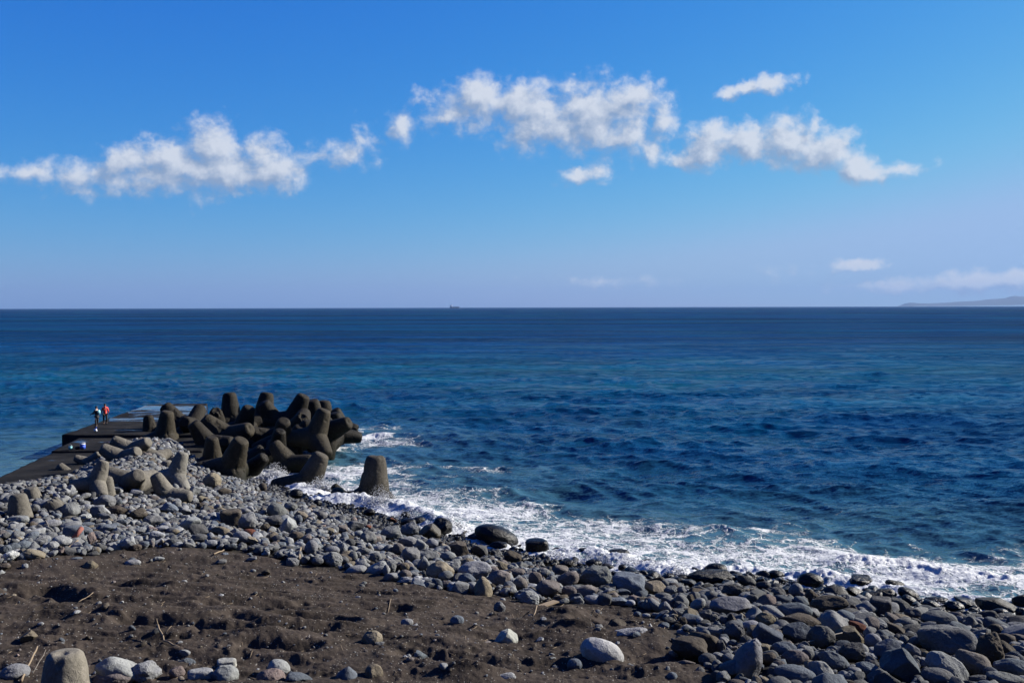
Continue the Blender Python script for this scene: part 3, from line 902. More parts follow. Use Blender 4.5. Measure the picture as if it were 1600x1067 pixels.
# (centre px, depth or None, size H, leg direction, second direction, tone, label)
TET = [
    (c2(452, 285), 84, 3.9, (.16, .05, 1), (.85, -.2, -.25), DK, 'tallest standing tetrapod at the top of the dark heap, one leg straight up'),
    (c2(560, 330), 80, 3.7, (-.35, -.2, .75), (.9, -.3, .3), DK, 'dark tetrapod just right of the tallest one, sloping leg towards the sea'),
    (c2(205, 285), 83, 3.8, (-.05, 0, 1), (.9, -.25, .05), DK, 'dark tetrapod at the upper left of the heap, one leg straight up'),
    (c2(178, 425), 76, 3.9, (-.8, -.15, .72), (.8, -.35, .30), OL, 'large crossed tetrapod in front of the heap, legs splayed like an X'),
    (c2(290, 365), 80, 3.6, (.35, -.25, .9), (-.9, -.2, .1), DK, 'dark tetrapod with blunt leg rising behind the crossed one'),
    (c2(85, 330), 82, 3.6, (.15, -.4, .8), (-.9, .2, .0), DK, 'tetrapod with round leg end showing left of the crossed one'),
    (c1(1000, 475), 77, 3.5, (.12, -.1, 1), (-.98, -.2, -.12), OL, 'bent grey tetrapod at the left end of the heap with one leg up'),
    (c1(1135, 370), 82, 3.6, (-.6, 0, .8), (.8, -.3, -.1), DK, 'tetrapod behind the bent one with a capped leg pointing up and left'),
    (c1(1240, 390), 80, 3.5, (.0, -.9, .35), (.1, .2, .9), DK, 'tetrapod showing the flat round end of a leg towards the beach'),
    (c1(870, 445), 80, 2.6, (-.1, 0, 1), (.9, -.3, -.2), DK, 'small dark tetrapod by the pier edge left of the bent one'),
    (c2(690, 290), 80, 3.8, (.42, -.1, .95), (-.85, -.2, .1), DK, 'dark tetrapod at the heap middle with a thick leg leaning right'),
    (c2(735, 340), 77, 3.5, (.35, -.75, .65), (-.8, -.2, -.2), DK, 'tetrapod in the middle of the heap with an oval leg end facing right'),
    (c2(868, 330), 82, 3.7, (-.08, -.2, 1), (.7, .3, -.2), DK, 'short topped tetrapod second from the right on the heap skyline'),
    (c2(930, 350), 84, 3.9, (.02, 0, 1), (.75, -.5, -.2), DK, 'rightmost tall tetrapod on the heap skyline, leg upright with broken top'),
    (c2(862, 415), 74, 3.6, (-1, -.25, -.02), (.30, -.05, .95), OL, 'elbow shaped wet tetrapod above the surf, a leg lying left and one up'),
    (c2(950, 380), 76, 3.6, (.55, -.2, .25), (-.3, .1, -.9), DK, 'dark tetrapod right of the elbow shaped one with legs down in the water'),
    (c2(1045, 395), 79, 3.0, (-.1, -.2, .9), (.9, .2, .05), DKW, 'low wet tetrapod near the seaward tip of the heap'),
    (c2(1075, 345), 83, 2.9, (1, -.05, -.05), (-.3, -.2, .8), DKW, 'black tetrapod at the seaward tip with one leg pointing out to sea'),
    (c2(600, 455), 74, 3.5, (.20, -.55, .85), (-.9, -.2, -.1), DK, 'tetrapod low in the heap front with a round leg end facing up'),
    (c2(520, 430), 77, 3.2, (-.8, -.4, .35), (.5, -.3, .5), DK, 'tetrapod wedged left of the one with a round end facing up'),
    (c2(560, 520), 72, 2.9, (.25, -.4, .85), (.9, 0, -.3), DKW, 'small dark wet tetrapod at the water just above the surf'),
    (c2(690, 480), 75, 2.9, (.3, -.3, .7), (-.9, 0, 0), DKW, 'wet tetrapod with a broken stub under the elbow shaped one'),
    (c2(650, 640), 70, 3.2, (-.55, .1, .85), (.85, -.2, -.35), OL, 'wet tetrapod sloping into the foam between the heap and the beach'),
    (c2(350, 610), 70, 3.0, (.55, .1, .6), (-.8, -.2, .1), DKW, 'low tetrapod half drowned in foam left of the sloping one'),
    (c2(205, 665), 66, 3.8, (.36, -.25, .86), (-.96, -.1, -.12), OL, 'big olive tetrapod with a blunt block leg at the foot of the heap'),
    (c2(340, 690), 68, 2.9, (.55, -.2, .5), (-.6, .2, .5), DKW, 'wet tetrapod stub right of the big olive one'),
    (c2(60, 610), 69, 3.0, (.05, -.2, .9), (-.8, -.3, 0), OL, 'brown topped tetrapod with a broken rough end left of the big olive one'),
    (c2(30, 475), 73, 3.3, (.9, -.25, .12), (-.2, -.3, .9), DK, 'dark tetrapod lying low beneath the crossed one'),
    (c2(300, 560), 72, 2.6, (0, -.9, .5), (.8, .2, 0), DKW, 'dark tetrapod showing a round black leg end under the crossed one'),
    (c2(420, 430), 82, 3.5, (-.4, -.5, .6), (.8, 0, .2), DK, 'dark tetrapod deep in the shaded middle of the heap'),
    (c2(800, 795), 65, 3.8, (.42, 0, .90), (-.90, -.35, -.40), (.050, .045, .036, .2), 'tetrapod standing alone in the surf, left of the other lone one'),
    (c2(1318, 890), 60.5, 4.2, (.06, .02, 1), (-.85, -.35, -.3), (.050, .045, .036, .2), 'tetrapod standing alone in the surf closest to the beach, wide foot'),
    (c2(1085, 890), None, 1.7, (-.5, -.2, .7), (.8, 0, 0), OL, 'small wet tetrapod stub on the shingle beside the lone one in the surf'),
    # pale ones heaped on the landward side
    (c1(535, 490), c1(700, 600), 2.4, (-.86, -.2, .56), (.2, -.3, -.9), GR, 'pale tetrapod leg lying by the pier, highest of the pale ones'),
    (c1(440, 560), c1(640, 655), 2.4, (-.84, -.2, .55), (.8, -.3, .2), GR, 'pale tetrapod leg below and left of the highest pale one'),
    (c1(775, 548), c1(930, 655), 2.0, (-.74, -.15, .66), (.6, -.5, -.1), GR, 'stubby pale tetrapod leg below the bent grey tetrapod'),
    (c1(205, 645), c1(330, 710), 1.6, (-.85, -.25, .42), (.7, .0, .4), GR, 'small pale tetrapod with leg pointing to the pier left side'),
    (c1(65, 712), c1(170, 800), 1.9, (-.62, -.1, .72), (-.5, -.5, -.5), GR, 'leftmost pale tetrapod at the pier side with leg up and left'),
    (c1(165, 895), c1(330, 945), 1.8, (-1, -.3, -.02), (.05, .1, 1), GR, 'pale tetrapod with one leg lying left and one upright'),
    (c1(482, 815), c1(470, 970), 1.9, (.06, -.1, 1), (-.8, .2, -.3), GR, 'upright pale tetrapod leg with a round flat top in the middle of the pale heap'),
    (c1(765, 800), c1(650, 900), 2.5, (.42, -.62, .36), (-.85, .1, .35), GR, 'pale tetrapod with a big angular leg end facing the beach'),
    (c1(835, 665), c1(880, 765), 1.8, (-.12, 0, 1), (.5, -.6, -.2), GR, 'short upright pale tetrapod leg right of the angular one'),
    (c1(1012, 675), c1(1040, 775), 2.0, (-.05, -.05, 1), (.9, .1, .0), GR, 'rough topped pale tetrapod with a crumbling leg'),
    (c1(850, 835), c1(990, 880), 2.2, (-.95, -.4, -.02), (.6, -.45, -.4), (.12, .115, .10, 0), 'pitted pale tetrapod lying on its side, stones showing in the concrete'),
    (c1(1225, 985), c1(1060, 1045), 2.0, (1, -.15, .03), (-.35, -.2, .9), GR, 'lowest pale tetrapod with a leg lying flat to the right'),
    (c1(1085, 640), c1(1110, 745), 2.1, (-.1, 0, .95), (.8, -.3, -.1), (.085, .08, .064, 0), 'brownish tetrapod leg standing right of the rough topped one'),
    (c3(125, 412), c3(140, 565), 2.3, (-.06, 0, 1), (.8, -.5, -.2), GR, 'upright cone shaped tetrapod leg at the far left edge of the stones'),
    (c3(305, 402), c3(390, 525), 2.4, (-.50, -.1, .82), (.6, -.6, -.2), GR, 'leaning tetrapod leg right of the upright one at the far left'),
    (c3(212, 365), c3(240, 430), 2.0, (-.15, -.1, 1), (-.8, 0, -.3), GR, 'pale tetrapod leg between the upright and leaning ones at the far left'),
    (c4(325, 512), c4(335, 690), 2.75, (-.03, .04, 1), (.8, .4, -.3), (.12, .11, .09, 0), 'weathered tetrapod leg standing out of the sand in the near left corner'),
]
for i, ((u, v), Y, H, d1_, d2_, tone, lab) in enumerate(TET):
    if Y is None:
        loc = hit(u, v, lift=.15 * H)
    elif isinstance(Y, tuple):                 # (u, v) is the middle of the leg's end, Y the foot of the visible part
        d_ = Vector(d1_).normalized()
        fy = hit(Y[0], Y[1])[1]
        tip = Vector(at_y(u, v, fy + max(d_.y, 0) * .3 + (d_.y * .62 * H if d_.y < 0 else 0)))
        loc = tip - d_ * (.60 * H)
    else:
        loc = at_y(u, v, Y)
    a = Vector(d1_).normalized(); b2 = Vector(d2_)
    b2 = (b2 - a * b2.dot(a)).normalized()
    c = a.cross(b2)
    M3 = Matrix((b2, c, a)).transposed()       # local X -> b2, Y -> c, Z -> a
    o = bpy.data.objects.new('tetrapod', tet_meshes[2 if (i % 6 == 5) else i % 2]); col.objects.link(o)
    o.matrix_world = Matrix.Translation(Vector(loc)) @ M3.to_4x4() @ Matrix.Diagonal((H, H, H, 1))
    o.color = tone
    tag(o, lab, 'tetrapod', 'concrete tetrapods of the breakwater')

# ---------------------------------------------------------------- stones
def ico(sub):
    bm = bmesh.new(); bmesh.ops.create_icosphere(bm, subdivisions=sub, radius=1.0)
    bm.verts.ensure_lookup_table()
    V = np.array([v.co[:] for v in bm.verts]); Fc = np.array([[v.index for v in f.verts] for f in bm.faces])
    bm.free()
    return V, Fc


ICO = {k: ico(k) for k in (1, 2, 3, 4, 5)}


def rock_shape(seed, kind, sub):
    """unit stone (each half extent 1); kind r rounded, a angular, f slab, p pitted, e egg, c cone, b blocky"""
    rs_ = np.random.RandomState(seed)
    V, Fc = ICO[sub]
    V = V.copy()
    ncut, lo, hi = {'r': (9, .62, .93), 'a': (14, .46, .78), 'f': (9, .55, .85), 'p': (9, .62, .9), 'e': (4, .85, .98), 'c': (6, .7, .9), 'b': (4, .8, .95)}[kind]
    if kind == 'b':
        pw = .42
        V = np.sign(V) * np.abs(V) ** pw
        V *= 1 / np.linalg.norm(V, axis=1).max() * 1.2
    if kind == 'c':
        k = (V[:, 2] + 1) / 2
        V[:, 0] *= 1.1 - .85 * k; V[:, 1] *= 1.1 - .8 * k
    soft = {'a': .02, 'b': .04, 'f': .05, 'p': .05}.get(kind, .10)
    for _ in range(ncut):
        n = rs_.normal(size=3); n /= np.linalg.norm(n)
        c = rs_.uniform(lo, hi)
        dd = V @ n - c * (1 if kind != 'c' else .8)
        push = np.where(dd > soft, dd - soft * .5, np.where(dd > -soft, (dd + soft) ** 2 / (4 * soft), 0))
        V -= n * (push * .93)[:, None]
    rr = {'r': .10, 'a': .10, 'f': .09, 'p': .14, 'e': .06, 'c': .08, 'b': .08}[kind]
    off = Vector(rs_.uniform(-40, 40, 3))
    nv = np.array([mnoise.noise(Vector(v) * 1.1 + off) * 1.0 + (mnoise.noise(Vector(v) * 2.7 + off) * .35 if sub > 2 else 0) +
                   (mnoise.noise(Vector(v) * 7 + off) * (.14 if kind != 'p' else .3) + (mnoise.noise(Vector(v) * 17 + off) * .06 if sub > 4 else 0) if sub > 3 else 0) for v in V])
    V *= (1 + rr * nv * 1.3)[:, None]
    if kind in 'pra' and sub > 3:
        # a few hollows
        for _ in range(7 if kind == 'p' else 3):
            n = rs_.normal(size=3); n /= np.linalg.norm(n)
            r_ = rs_.uniform(.12, .34)
            dd = np.linalg.norm(V / np.linalg.norm(V, axis=1, keepdims=True) - n, axis=1)
            V *= (1 - rs_.uniform(.04, .12) * np.exp(-(dd / r_) ** 2))[:, None]
    mn, mx_ = V.min(0), V.max(0)
    V = (V - (mn + mx_) / 2) / ((mx_ - mn) / 2)
    return V, Fc


rock_me = {}
for kd, cnt in (('r', 6), ('a', 6), ('f', 4), ('p', 4), ('e', 4), ('c', 2), ('b', 3)):
    for i in range(cnt):
        V, Fc = rock_shape(100 + 17 * i + ord(kd), kd, 5)
        me = mesh_from('rock_' + kd, V, Fc)
        me.polygons.foreach_set('use_smooth', np.ones(len(me.polygons), bool))
        me.materials.append(mat_pitted if kd == 'p' else mat_stone)
        rock_me[(kd, i)] = me
NK = {'r': 6, 'a': 6, 'f': 4, 'p': 4, 'e': 4, 'c': 2, 'b': 3}

TONE = {'g': (0.144, 0.146, 0.148, 0.000), 'l': (0.192, 0.195, 0.202, 0.000), 'm': (0.086, 0.086, 0.086, 0.100), 'd': (0.0045, 0.0045, 0.0045, 0.850), 'b': (0.099, 0.112, 0.131, 0.000),
        'n': (0.067, 0.056, 0.045, 0.100), 't': (0.154, 0.131, 0.099, 0.000), 'p': (0.141, 0.096, 0.086, 0.000), 'w': (0.320, 0.320, 0.307, 0.000), 'k': (0.128, 0.112, 0.106, 0.000),
        'R': (0.096, 0.038, 0.026, 0.000), 'o': (0.029, 0.028, 0.020, 0.600)}
TONE = {k: (v[0] * .76, v[1] * .77, v[2] * .755, v[3]) for k, v in TONE.items()}
TONE['p'] = (.115, .092, .084, 0)
TW = {'g': 'grey', 'l': 'pale grey', 'm': 'dark grey', 'd': 'black wet', 'b': 'bluish grey', 'n': 'brown', 't': 'tan', 'p': 'pinkish', 'w': 'whitish',
      'k': 'greyish mauve', 'R': 'rusty red', 'o': 'dark olive wet'}
SW = {'r': 'rounded', 'a': 'angular', 'f': 'flat', 'p': 'pitted', 'e': 'smooth', 'c': 'cone shaped', 'b': 'blocky'}

CR = {'A': (1000, 880, 5.705), 'B': (1180, 880, 5.705), 'C': (1360, 880, 5.704), 'D': (800, 840, 4.70), 'E': (600, 780, 5.927), 'F': (400, 740, 5.927),
      'G': (200, 740, 6.668), 'H': (0, 760, 7.27), 'J': (0, 860, 3.2), 'K': (350, 760, 3.2)}
# crop, x, y, w, h, tilt, tone, kind [, landmark phrase]
ROCKS = """
A 675 55 200 110 0 d e|black wet dome at the waterline above the rubble mound
A 620 125 400 140 0 d p|broad dark rubble mound at the waterline
A 440 180 150 80 -15 g f|lens shaped grey rock below the rubble mound
A 830 250 210 120 5 m p|pitted boxy dark grey rock behind the overhanging slab
A 950 160 170 100 -25 m r
A 810 385 360 180 8 l f|long pale overhanging slab with a dark hollow under it
A 545 320 110 100 -40 b e
A 370 250 100 90 0 g r
A 270 245 120 95 0 l p
A 200 290 150 60 0 m e
A 450 330 80 110 0 n p
A 510 370 100 160 -50 l e
A 270 345 170 80 -15 g f
A 230 395 120 100 -30 g r
A 130 370 150 90 -40 l e
A 80 375 110 80 -20 g p
A 350 440 130 70 -15 g r
A 590 460 120 100 0 m r
A 665 500 80 100 0 m p
A 745 505 70 80 0 g r
A 910 475 60 70 0 t a
A 480 520 100 60 0 l e
A 590 545 90 50 0 l f
A 975 555 170 90 10 l e|pale smooth stone under the overhanging slab
A 670 625 140 100 0 g b
A 840 615 180 170 0 g p|big pitted round rock above the leaning cone boulder
A 500 600 100 70 0 g a
A 825 710 80 60 0 b e
A 720 740 100 110 0 m a
A 170 640 100 80 0 g b
A 375 615 100 60 0 l e
A 210 560 100 70 0 b a
A 95 590 55 100 30 l a
A 310 480 70 60 0 t r
A 380 520 80 90 0 n r
A 450 745 340 200 -15 n a|large brown sand dusted boulder half buried in the sand
A 975 850 250 380 -22 l c|tall leaning cone shaped pale boulder
A 820 935 230 150 5 g r|large oval grey rock left of the leaning cone boulder
A 600 855 160 110 0 m e
A 700 830 130 70 0 l f
A 420 905 160 95 0 k a
A 740 1015 130 110 0 g p
A 285 1020 100 100 0 b e
A 1000 320 110 90 0 m r
A 1080 170 100 100 0 m a
A 1050 390 110 70 0 l f
B 180 100 160 80 0 d r
B 240 170 120 80 0 d a
B 490 160 230 150 0 d e|black glossy dome at the waterline with foam behind
B 900 170 270 130 15 d a|big black wedge shaped rock at the waterline
B 360 245 120 140 -25 l e|pale egg shaped rock left of the black glossy dome
B 205 260 130 90 0 m r
B 510 300 140 100 -35 n p
B 660 370 330 150 10 n r|arched brown boulder below the black glossy dome
B 410 350 150 100 -30 b e
B 350 430 310 150 5 b e|large smooth domed bluish boulder
B 400 510 360 110 -5 n f|long brown slab under the smooth domed bluish boulder
B 370 620 240 190 -10 b a|big angular bluish rock with a pale top
B 585 660 250 220 0 m r|large dark boulder with a rounded right edge above the branch
B 700 540 260 200 -30 l r|pale pitted boulder right of the dark round edged one
B 820 480 190 100 -20 b e
B 790 520 100 70 0 l e
B 910 570 180 110 -30 R a
B 840 650 250 160 0 t a|pointed tan wedge shaped rock
B 1050 690 150 130 -20 l e
B 900 345 110 90 0 l r
B 900 260 170 80 -15 g f
B 800 300 90 50 0 g r
B 110 650 260 150 -25 b b
B 90 500 180 130 -10 t r
B 260 760 230 120 0 b r
B 350 850 250 160 0 k r|brownish boulder with pale crust on its top
B 540 840 130 110 0 b e
B 350 990 370 160 -3 b e|large smooth oval boulder at the bottom edge
B 590 970 260 180 -42 l r
B 700 870 290 160 -25 b r
B 860 800 230 190 0 m p|rough dark pitted rock right of the branch
B 1000 840 170 100 0 l p
B 1000 955 200 150 0 b r
B 110 850 160 120 0 n r
B 60 760 140 80 0 t b
B 430 1050 180 50 0 l e
B 70 200 130 90 0 m r
C 230 185 190 60 -10 d p|black rock awash in the foam
C 130 265 200 90 0 n r
C 340 275 190 100 -20 d e|dark rock touching the foam right of the black one awash
C 275 385 220 120 -30 m r
C 90 400 190 190 0 m b|big square shouldered block among the dark rocks
C 350 335 140 90 -35 b e
C 540 370 150 80 -10 g e
C 580 325 210 60 0 d f
C 740 390 180 110 0 m r
C 870 345 240 55 -10 b f|long bluish slab lying at the foot of the foam
C 870 390 100 80 0 m a
C 1120 385 350 140 -5 o f|big flat domed dark rock near the right edge at the waterline
C 1340 345 150 140 0 d r|dark rock cut by the right edge at the waterline
C 610 495 300 140 3 g e|large flat domed grey boulder above the largest one
C 700 700 550 300 -8 g r|largest boulder of the beach, long and rounded with dark hollows
C 1065 790 230 330 12 n p|upright brown pitted boulder right of the largest boulder
C 910 885 310 210 -25 k r|rounded boulder below the largest boulder
C 690 935 400 220 -30 l r|long pale boulder at the bottom edge below the largest boulder
C 600 1015 290 150 0 g e|smooth pale boulder cut by the bottom edge
C 290 920 360 290 -30 b a|big faceted bluish boulder with a bright lit face
C 150 790 230 220 0 b a|faceted boulder behind the big faceted bluish one
C 240 730 130 90 0 l e
C 380 780 160 110 -40 g r
C 480 890 120 90 0 g a
C 520 825 110 60 -30 t e
C 230 590 200 90 -30 n f
C 210 500 170 80 -25 k r
C 80 560 160 80 0 l p
C 380 450 150 100 0 m r
C 300 690 100 90 -50 g e
C 400 510 100 50 0 m r
C 820 590 230 90 -20 b f
C 1050 470 180 110 0 m r
C 1160 440 140 80 0 m e
C 950 460 70 60 0 t a
C 1110 600 140 120 0 n e
C 1210 600 130 70 -35 l e
C 1010 530 150 80 -30 l e
C 890 540 130 70 0 g r
C 1200 680 180 110 0 n f
C 1310 660 150 60 0 k f
C 1200 760 200 110 -30 n r
C 1300 560 160 80 0 g r
C 1240 500 110 60 0 g r
C 1280 930 340 160 0 b r|big bluish boulder at the bottom of the right edge
C 1200 1035 320 120 0 g r
C 970 1030 180 80 0 m a
C 1250 850 150 60 0 m f
C 790 500 90 70 0 l r
C 1340 440 90 90 0 m r
D 185 68 175 115 0 d b|black block standing at the waterline
D 335 90 80 40 0 d r
D 530 112 130 75 0 d a|black rock with foam on both sides right of the black block
D 590 78 120 30 0 d f
D 775 118 180 70 5 d f|long black rock awash with a white splash on it
D 1000 190 140 65 0 d e
D 600 185 120 55 0 d e
D 25 155 90 80 0 n r
D 610 290 240 180 0 g p|large pale pitted boulder in the middle of the stone bank
D 410 305 170 110 20 k r|pale mauve rock left of the large pale pitted boulder
D 860 340 260 180 -20 b r|large grey rounded boulder right of the large pale pitted one
D 1050 370 150 110 -15 t a
D 120 440 170 110 -15 l p
D 60 340 110 100 0 k e
D 265 375 180 130 0 k r
D 420 395 110 80 0 k e
D 550 395 170 90 5 k f
D 360 465 120 70 0 g r
D 480 465 110 75 0 g a
D 600 462 150 80 -10 l e
D 790 470 130 80 15 b a
D 870 480 70 50 0 l e
D 815 400 110 50 0 b f
D 900 455 100 60 -20 p e
D 990 505 140 70 -20 g e
D 350 240 130 80 0 k r
D 230 260 110 70 0 g r
D 170 300 100 100 0 k e
D 400 190 110 60 0 n f
D 810 225 60 60 0 d e
D 700 215 100 60 0 n r
D 340 535 70 60 0 l e|small pale stone at the end of the driftwood board
D 285 620 80 60 0 g e
D 770 655 140 120 0 n r|brown stone sitting in the sand hollow
D 880 732 290 150 12 l p|large pale boulder with a dark hollow in its top on the sand
D 660 855 330 220 -25 w e|largest whitish boulder lying on the sand
D 460 935 110 95 0 b e|round bluish stone below the largest whitish boulder
D 920 560 60 40 0 b r
D 985 570 60 30 0 l e
D 295 900 60 50 0 l a
E 200 155 90 90 0 d e|black upright stone standing in the surf edge
E 225 212 140 75 0 d e
E 320 200 140 80 0 d e
E 540 260 190 170 -25 m p|speckled rock with spray breaking over it
E 1040 345 420 190 -20 d e|huge long black wet boulder at the waterline
E 985 380 100 85 0 n e|olive brown stone leaning on the huge black wet boulder
E 870 350 200 80 0 d r
E 1060 430 170 80 0 d f
E 60 320 190 150 0 g p
E 230 290 180 140 15 l p
E 430 300 210 150 -20 t a
E 230 395 200 100 -10 l f
E 340 430 110 130 0 l r
E 130 460 110 110 0 k e
E 455 415 130 90 -25 l e
E 250 520 170 150 0 g r
E 420 530 190 90 0 g r
E 590 530 150 90 0 g e
E 370 600 110 140 -20 g r
E 700 465 200 140 -20 n a
E 900 480 180 130 -40 m a
E 1190 540 170 120 -10 n r
E 770 590 150 90 10 t p
E 840 665 310 170 8 l r|large pale grey rock at the sand edge of the bank
E 520 665 260 180 0 t r|dark sided boulder with a tan rim at the sand edge
E 570 710 140 100 0 g e
E 650 635 120 110 0 g r
E 770 740 170 110 -10 b r
E 920 820 170 210 0 t c|pointed tan stone standing at the sand edge
E 1060 730 230 150 20 k r
E 1010 665 110 90 0 k e
E 1090 620 140 90 -35 t r
E 970 590 90 70 0 b a
E 190 695 130 90 0 k r
E 215 755 150 75 0 l p
E 190 625 90 80 0 t e
E 60 620 80 80 0 g p
E 330 800 130 90 0 b a
E 190 800 60 50 0 t a
E 1130 870 80 80 0 t a
E 1070 1000 110 110 0 g r|grey stone alone on the sand in front of the pointed tan stone
E 660 900 120 30 0 w f
E 20 660 60 110 0 l e
E 1230 680 160 80 0 k e
F 370 190 130 100 0 d e|black round boulder below the left lone tetrapod
F 760 190 140 120 -30 o e|olive wet boulder beside the right lone tetrapod
F 60 130 80 90 0 n e
F 190 350 180 150 -20 g e|large rounded grey boulder on the upper stone bank
F 160 445 160 120 0 m p
F 300 480 150 150 0 l a
F 320 310 130 90 0 g p
F 410 395 140 90 0 t a
F 380 430 100 100 0 b r
F 150 590 110 100 0 t a|cream coloured angular rock on the upper stone bank
F 370 580 140 90 0 n e
F 470 610 110 100 0 k a
F 510 690 120 150 -10 l e|smooth upright egg shaped stone near the sand edge
F 340 820 120 90 0 g p
F 570 810 110 70 0 g e
F 710 790 190 140 -25 l p|pale heavily pitted rock at the sand edge
F 710 710 130 80 0 l e
F 930 890 190 80 5 l e
F 1120 890 240 130 15 l r|large pale rock at the sand edge, left of the tan rimmed boulder
F 920 485 160 110 0 g a
F 1040 600 150 130 0 g r
F 870 640 100 80 0 m e
F 950 560 100 70 0 g e
F 1000 720 140 80 0 g r
F 1140 690 110 60 0 l e
F 1100 780 130 110 0 g r
F 680 540 90 80 0 t a
F 790 520 120 90 0 k a
F 90 500 90 80 0 n r
F 610 390 120 80 -30 m e
F 570 270 80 70 0 d e
F 1050 360 110 70 0 d e
F 1270 430 60 50 0 R a
F 1040 500 60 50 0 R r
F 800 690 100 110 0 l p
F 900 770 80 110 0 g e
F 1240 860 120 110 0 g p
F 90 910 80 50 0 n a
F 1000 1020 60 50 0 g r
G 875 75 190 170 0 t r|large pale domed rock between the pale tetrapods and the dark ones
G 1070 465 220 180 0 n b|brown mottled boulder standing above the grey stones
G 1240 510 180 200 0 g p|triangular pitted rock beside the rusty red stone
G 1190 660 190 120 -20 l e
G 1260 615 140 80 0 R e|rusty red stone lying on the grey ones
G 640 525 240 140 15 l f|pale flat topped rock in the middle of the left stones
G 730 590 210 140 -10 m a
G 960 605 200 110 -10 t f
G 430 360 200 100 -15 b a
G 260 490 190 110 0 g r
G 300 645 170 110 0 l r
G 740 670 180 90 0 m e
G 510 750 140 90 0 l e
G 870 730 150 80 0 l e
G 130 590 160 70 0 l e
G 350 580 180 80 0 l f
G 490 610 100 60 0 t e
G 620 400 150 70 -30 l f
G 70 770 140 80 0 n r
G 760 265 90 70 0 t e
G 700 180 110 110 0 l a
G 740 340 120 80 0 n p
G 1000 190 150 80 0 n f
G 90 200 150 90 0 l r
G 50 930 160 75 0 l e|smooth pale oblong stone alone on the sand
G 320 885 120 50 0 l r
G 970 920 110 60 0 m a
G 1290 890 100 60 0 g a
G 1300 700 110 100 0 t a
G 1220 390 120 70 0 l r
G 110 420 180 120 0 n r
H 195 375 250 85 0 l f|pale flat topped slab in front of the upright cone leg
H 800 270 210 180 0 g r|big cracked rounded rock right of the leaning tetrapod leg
H 1110 300 180 150 0 g p
H 1320 275 230 120 0 n r
H 1190 170 240 150 0 g r
H 560 430 260 95 5 l e
H 800 440 230 85 5 l e
H 830 520 230 150 0 b b|big dark blue block leaning by the red brick piece
H 960 505 180 110 -20 b e
H 710 622 220 110 -10 l e
H 600 675 140 110 0 l r
H 270 670 190 100 0 b e
H 380 780 260 130 -15 t r
H 260 805 150 100 0 b e
H 120 790 190 110 15 w p|rough white rock at the left sand edge
H 60 720 140 110 20 b r
H 460 620 170 100 20 l p
H 1040 590 100 150 0 p a
H 1210 475 220 100 0 b r
H 1450 640 180 140 0 l r
H 1330 690 130 95 0 l a
H 1030 905 160 130 0 t r|tan grey stone alone on the sand left of the smooth pale oblong one
H 860 830 150 50 0 b f
H 40 910 150 80 0 n r
H 960 345 150 80 0 w p
J 75 610 140 85 0 l e|smooth pale bluish stone in the near left corner
J 590 610 225 140 -20 l r|large pale rounded boulder at the bottom edge right of the sand leg
J 570 635 200 90 0 k r
J 730 610 150 110 0 l p
J 885 610 80 65 0 p r
J 1000 632 125 75 0 l b
J 1125 625 135 110 0 l r|pale squarish boulder at the bottom edge under the cream flat stone
J 1135 565 95 45 0 w b
J 1395 590 115 85 -20 l e
J 1355 628 140 75 0 p r
J 1500 645 140 60 -15 b f
J 150 430 90 60 0 t a
J 935 558 90 40 -15 b p
K 740 765 105 95 0 t r|lone stone on the sand casting a long shadow
K 975 850 75 65 30 b a
K 915 680 62 40 0 l e
K 1165 670 70 52 0 b e
K 1150 740 90 55 -10 g e
K 1070 735 60 42 0 m e
K 1415 757 115 85 -15 w a|chalky white rough stone alone on the sand
K 615 945 115 95 0 b c
K 750 935 90 90 0 t r
K 1410 955 100 50 0 l r
"""
items, anchors = [], []
for ln in ROCKS.strip().split('\n'):
    a_, _, lab = ln.partition('|')
    q = a_.split()
    ox, oy, s = CR[q[0]]
    u, v, w, h = ox + float(q[1]) / s, oy + float(q[2]) / s, float(q[3]) / s, float(q[4]) / s
    items.append(dict(u=u, v=v, w=w, h=h, t=float(q[5]), tone=q[6], k=q[7], lab=lab.strip()))

# a running height map lets stones lie on what is under them
HX0, HY0, CS = -46.0, 13.0, .07
HNX, HNY = int(96 / CS), int(74 / CS)
hx = HX0 + CS * np.arange(HNX); hy = HY0 + CS * np.arange(HNY)
GXm, GYm = np.meshgrid(hx[::4], hy[::4])
g0 = ground(GXm, GYm)
Hm = np.repeat(np.repeat(g0, 4, 0), 4, 1)[:HNY, :HNX].copy()
Base = Hm.copy()


def stamp(cx, cy, cz, rx, ry, rz):
    i0, i1 = int((cx - rx - HX0) / CS), int((cx + rx - HX0) / CS) + 1
    j0, j1 = int((cy - ry - HY0) / CS), int((cy + ry - HY0) / CS) + 1
    if i0 < 0 or j0 < 0 or i1 >= HNX or j1 >= HNY:
        return
    qx = (hx[i0:i1 + 1][None, :] - cx) / rx; qy = (hy[j0:j1 + 1][:, None] - cy) / ry
    q = 1 - qx * qx - qy * qy
    top = np.where(q > 0, cz + rz * np.sqrt(np.maximum(q, 0)) * .92, -99)
    Hm[j0:j1 + 1, i0:i1 + 1] = np.maximum(Hm[j0:j1 + 1, i0:i1 + 1], top)


def footprint(cx, cy, r):
    i0, i1 = int((cx - r - HX0) / CS), int((cx + r - HX0) / CS) + 1
    j0, j1 = int((cy - r - HY0) / CS), int((cy + r - HY0) / CS) + 1
    if i0 < 0 or j0 < 0 or i1 >= HNX or j1 >= HNY:
        return None
    return Hm[j0:j1 + 1, i0:i1 + 1], Base[j0:j1 + 1, i0:i1 + 1]


